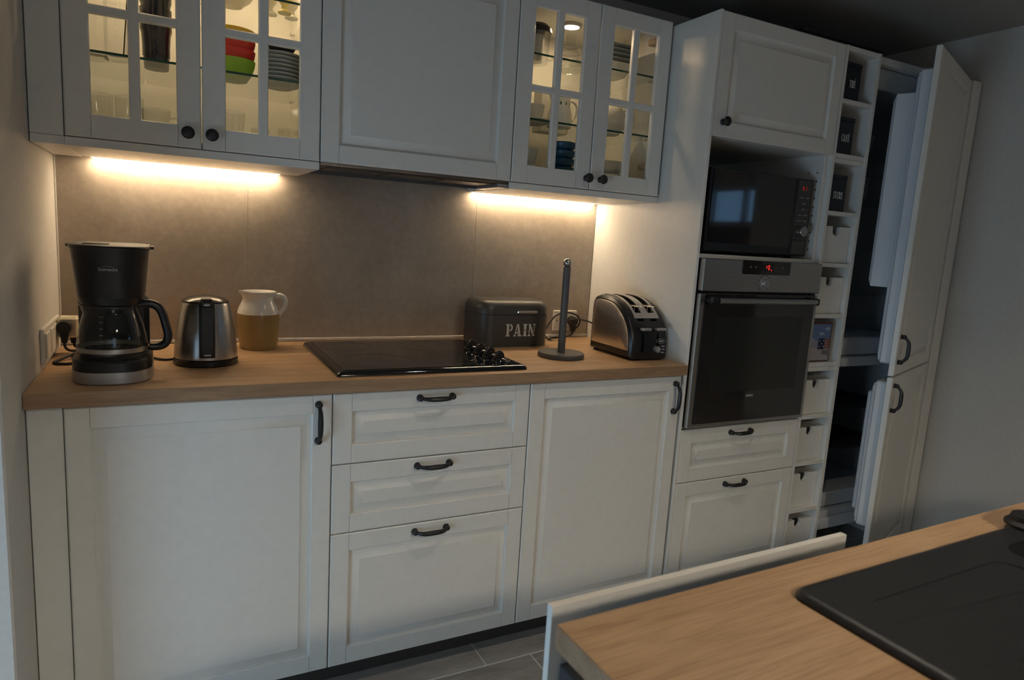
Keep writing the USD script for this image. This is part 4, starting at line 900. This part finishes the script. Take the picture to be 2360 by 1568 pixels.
part(gc, 'ring', [lathe([(r-.001, z), (r+.0012, z+.002), (r-.001, z+.004), (r-.001, z)], (0, 0, 0), 'z', 36) for r, z in ((.0465, .028), (.040, .060), (.030, .082))], 'drink_glass', local=True)
sqsrc = None
hz = ZS2 + .0004
sb_ = thing('bowl', 'square white bowl under the square plates on the right upper shelf', 'bowl', (1.062, -.245, hz))
def sq(r0, r1, z0, z1, rr=.012): return hull([(x, y, z) for r, z in ((r0, z0), (r1, z1)) for x, y in sround(-r, r, -r, r, rr, 4).exterior.coords])
part(sb_, 'bowl', sq(.036, .057, 0, .046), 'white_china', 30, local=True)
for k in range(4):
    lab = 'square grey plate on the right upper shelf, %s of the four' % ('lowest', 'second lowest', 'second highest', 'topmost')[k]
    z = hz + .0466 + .0155*k
    if sqsrc is None:
        sqsrc = thing('square_plate', lab, 'plate', (1.062, -.245, z), group='stack of square plates')
        part(sqsrc, 'plate', [sq(.040, .060, 0, .0105, .010), sq(.060, .0615, .0105, .0135, .010)], 'plate_grey', 30, local=True)
    else: dup(sqsrc, 'square_plate', lab, (1.062, -.245, z))
# middle shelf
def cup(label, x, y, z, r, h, ang, m='white_china', group=None, name='cup'):
    n = thing(name, label, 'cup', (x, y, z), ang, group=group)
    part(n, 'bowl', lathe([(0, 0), (r*.55, 0), (r*.60, .003), (r*.88, h*.4), (r, h), (r-.003, h), (r*.86-.002, h*.42), (r*.5, .006), (0, .006)], (0, 0, 0), 'z', 32), m, local=True)
    part(n, 'handle', tube(spline([(r*.95, 0, h*.85), (r*1.4, 0, h*.86), (r*1.55, 0, h*.55), (r*1.3, 0, h*.25), (r*.80, 0, h*.28)], 16), .0038, 8), m, local=True)
    return n
sc = thing('saucer', 'white saucer under the flowered cup on the middle shelf', 'saucer', (.742, -.255, ZS1+.0004))
part(sc, 'plate', lathe(plate_prof(.070, .010), (0, 0, 0), 'z', 36), 'white_china', local=True)
fcup = cup('small white cup with flower print on the middle shelf', .735, -.275, ZS1+.0085, .036, .052, 160)
part(fcup, 'flower', [moved(prism(Point(0, 0).buffer(.0055), 0, .0006), R_(-34, (0, 0, 1)) @ T_(-.006, -.0332, .034) @ R_(90, (1, 0, 0)) @ R_(0, (0, 1, 0)))], 'flower_pink', False, local=True)
cj = thing('cream_jug', 'white china jug with small printed motifs on the middle shelf of the right cabinet', 'jug', (.845, -.262, ZS1+.0004))
jb = lathe([(0, 0), (.040, 0), (.043, .004), (.046, .020), (.042, .048), (.034, .075), (.032, .085), (.036, .104), (.0345, .104), (.030, .086), (.032, .074), (.040, .046), (.040, .01), (0, .006)], (0, 0, 0), 'z', 36)
v = jb.vertices; a = np.arctan2(v[:, 1], v[:, 0]); lip = np.exp(-((np.angle(np.exp(1j*(a-math.radians(185))))/.4)**2)) * np.clip((v[:, 2]-.075)/.03, 0, 1)
jb.vertices[:, 0] -= lip*.014; jb.vertices[:, 2] += lip*.008
part(cj, 'body', jb, 'white_china', 50, local=True)
part(cj, 'handle', tube(spline([(.031, 0, .084), (.050, 0, .094), (.066, 0, .082), (.068, 0, .060), (.056, 0, .034), (.043, 0, .026)], 20), .0038, 8), 'white_china', local=True)
part(cj, 'motif', [moved(ball((0, 0, 0), .0042, 1, (.7, .25, 1.5)), R_(a, (0, 0, 1)) @ T_(0, -.0345, .078)) for a in (-28, 6, 40)], 'leaf_green', local=True)
tn = thing('flower_tin', 'white box with pink flower and yellow stripe behind the china jug', 'box', (.885, -.12, ZS1))
part(tn, 'body', rbox(.83, .95, -.15, -.09, ZS1+.0004, ZS1+.150, .003), 'white_china')
part(tn, 'stripe', [rbox(.868, .876, -.1506, -.1498, ZS1+.002, ZS1+.148, 0), rbox(.944, .949, -.1506, -.1498, ZS1+.002, ZS1+.148, 0)], 'egg_yellow', False)
part(tn, 'flower', [upright(union_all([Point(.910+.006*math.cos(t), ZS1+.128+.006*math.sin(t)).buffer(.0048) for t in np.arange(0, 6.2, 1.256)]), -.1508, -.1500)], 'flower_pink', False)
part(tn, 'leaf', [upright(Polygon([(.910-.002, ZS1+.122), (.896, ZS1+.108), (.905, ZS1+.108), (.910, ZS1+.098), (.916, ZS1+.108), (.926, ZS1+.110), (.912, ZS1+.122)]), -.1507, -.1499)], 'leaf_green', False)
tp = thing('teapot', 'large white china teapot on the middle shelf behind the right door', 'teapot', (1.055, -.265, ZS1+.0004), -8)
part(tp, 'body', lathe([(0, 0), (.036, 0), (.038, .004), (.055, .026), (.060, .050), (.055, .076), (.040, .096), (.030, .102), (0, .102)], (0, 0, 0), 'z', 40), 'white_china', local=True)
part(tp, 'lid', lathe([(.031, .1022), (.030, .106), (.016, .114), (.006, .117), (.009, .124), (.006, .130), (0, .131)], (0, 0, 0), 'z', 28), 'white_china', local=True)
part(tp, 'handle', tube(spline([(.048, 0, .084), (.078, 0, .092), (.094, 0, .068), (.086, 0, .036), (.056, 0, .028)], 20), .0046, 10), 'white_china', local=True)
part(tp, 'spout', tube(spline([(-.050, 0, .034), (-.072, 0, .050), (-.082, 0, .078), (-.094, 0, .094)], 14), np.linspace(.014, .007, 14), 12), 'white_china', local=True)
# cabinet floor
cup('white cup standing on another cup at the left of the right cabinet floor', .716, -.270, ZF+.0522, .042, .056, 190, group='stacked white cups')
cup('lower white cup carrying another cup at the left of the right cabinet floor', .710, -.270, ZF+.0004, .044, .056, 200, group='stacked white cups')
cup('white cup at the back behind the stacked cups', .690, -.16, ZF+.0004, .040, .060, 150)
for k in range(5):
    n = thing('bowl', 'dark blue bowl in the stack on the right cabinet floor, %s of five' % ('lowest', 'second', 'third', 'fourth', 'topmost')[k], 'bowl', (.868, -.262, ZF+.0004+.0285*k), group='stack of dark blue bowls')
    part(n, 'bowl', lathe([(0, 0), (.030, 0), (.032, .003), (.042, .012), (.046, .022), (.0465, .030), (.044, .032), (.0425, .030), (.040, .015), (.030, .006), (0, .005)], (0, 0, 0), 'z', 36), 'blue_bowl', local=True)
for k in range(2):
    n = thing('bowl', '%s white china bowl of the pair on the right cabinet floor' % ('lower', 'upper')[k], 'bowl', (1.066, -.262, ZF+.0004+.045*k), group='pair of white bowls')
    part(n, 'bowl', lathe([(0, 0), (.034, 0), (.037, .004), (.056, .030), (.062, .054), (.059, .054), (.053, .031), (.035, .0075), (0, .007)], (0, 0, 0), 'z', 40), 'white_china', local=True)

# ------------------------------------------------------------------ island in the foreground
IA, IX, IY = 1.17, -.0275, -1.8175
isl = thing('worktop', 'oak island worktop in the foreground with the black sink', 'worktop', (IX, IY, .8900), IA)
hole = sbox(0, -.92, 2.1, 0).difference(sround(.662, 1.222, -.505, -.082, .03))
part(isl, 'top', prism(hole, .0005, .0282), 'oak_laminate', False, local=True)
part(isl, 'end_edge', rbox(-.0012, .0002, -.92, 0, .0008, .0279, .0003), 'oak_edge', False, local=True)
ic = thing('island_cabinet', 'white island unit with a pulled out drawer below the oak worktop', 'cabinet', (IX, IY, 0), IA)
part(ic, 'carcass', [rbox(.062, .080, -.62, -.028, .08, .8895), rbox(.640, .658, -.62, -.028, .08, .8895), rbox(2.02, 2.04, -.62, -.028, .08, .8895), rbox(.080, .640, -.62, -.028, .08, .098), rbox(.658, 2.02, -.62, -.028, .08, .098), rbox(.08, 2.02, -.626, -.62, .08, .8895)], 'white_foil', False, local=True)
part(ic, 'plinth', rbox(.09, 2.0, -.09, -.075, .0005, .0795), 'slate_grey', False, local=True)
MZ = lambda m: moved(m, R_(180, (0, 0, 1)))
fm, pm = door_meshes(-.674, -.077, .08, .851, -.1425, t=.0145)
idr = part(ic, 'drawer', MZ(fm), 'white_lacquer', 30, local=True, label='white drawer front pulled out towards the kitchen')
part(idr, 'panel', MZ(pm), 'white_lacquer', local=True)
part(idr, 'handle', MZ(handle_mesh(-.375, -.1425, .800)), 'black_matte', local=True)
part(idr, 'box', [rbox(.092, .105, -.40, .1225, .12, .30, .002), rbox(.620, .633, -.40, .1225, .12, .30, .002), rbox(.105, .620, -.40, .1225, .12, .132, 0), rbox(.092, .105, -.03, .1225, .30, .77, .002), rbox(.620, .633, -.03, .1225, .30, .77, .002)], 'anthracite', False, local=True, label='dark metal drawer sides')
for a in (.684, 1.354):
    fm, pm = door_meshes(-a-.664, -a, .08, .878, .008)
    q = part(ic, 'door', MZ(fm), 'white_lacquer', local=True); part(q, 'panel', MZ(pm), 'white_lacquer', local=True)
sk = thing('sink', 'black composite sink with ribbed drainer set into the island worktop', 'sink', (IX, IY, .9183), IA)
mf = manifold3d.Manifold
def mhull(m): return mf(manifold3d.Mesh(m.vertices.astype(np.float32), m.faces.astype(np.uint32)))
plate = mhull(hull([(x, y, z) for e, z in ((0, .0), (0, .003), (.004, .0075), (.010, .009)) for x, y in sround(.290+e, 1.260-e, -.560+e, -.054-e, .020, 5).exterior.coords]))
def bowl_hull(g, levels): return mhull(hull([(x, y, z) for e, z in levels for x, y in sround(.675+e-g, 1.209-e+g, -.492+e-g, -.095-e+g, .03+g, 6).exterior.coords]))
well = bowl_hull(0, ((0, .02), (.004, -.15), (.022, -.168)))
outer = bowl_hull(.006, ((0, .0005), (.004, -.15), (.022, -.175)))
drain = plate - mhull(slab(.335, .640, -.50, -.115, .0079, .02, .03, .0))
part(sk, 'basin', (drain + outer) - well, 'black_granite', 30, local=True)
part(sk, 'drainer_rib', [moved(slab(-.145, .145, -.003, .003, .0072, .0088, .003, .0008), T_(.487, -.165-.085*k, 0) @ R_(-5.5+2.6*k, (0, 0, 1))) for k in range(4)], 'black_granite', 30, local=True)
part(sk, 'waste', lathe([(0, -.1695), (.045, -.1695), (.045, -.1675), (0, -.1670)], (.94, -.29, 0), 'z', 28), 'chrome', local=True)
tp_ = thing('kitchen_tap', 'black kitchen tap lying folded at the back edge of the sink', 'tap', (IX, IY, .9275), IA)
part(tp_, 'collar', lathe([(0, 0), (.036, 0), (.036, .004), (.030, .009), (.028, .016), (0, .018)], (.815, -.074, 0), 'z', 28), 'black_soft', local=True)
part(tp_, 'spout', tube(spline([(.815, -.074, .016), (.83, -.078, .024), (.90, -.095, .028), (1.0, -.14, .026), (1.09, -.20, .020)], 24), .0125, 14), 'black_soft', local=True)
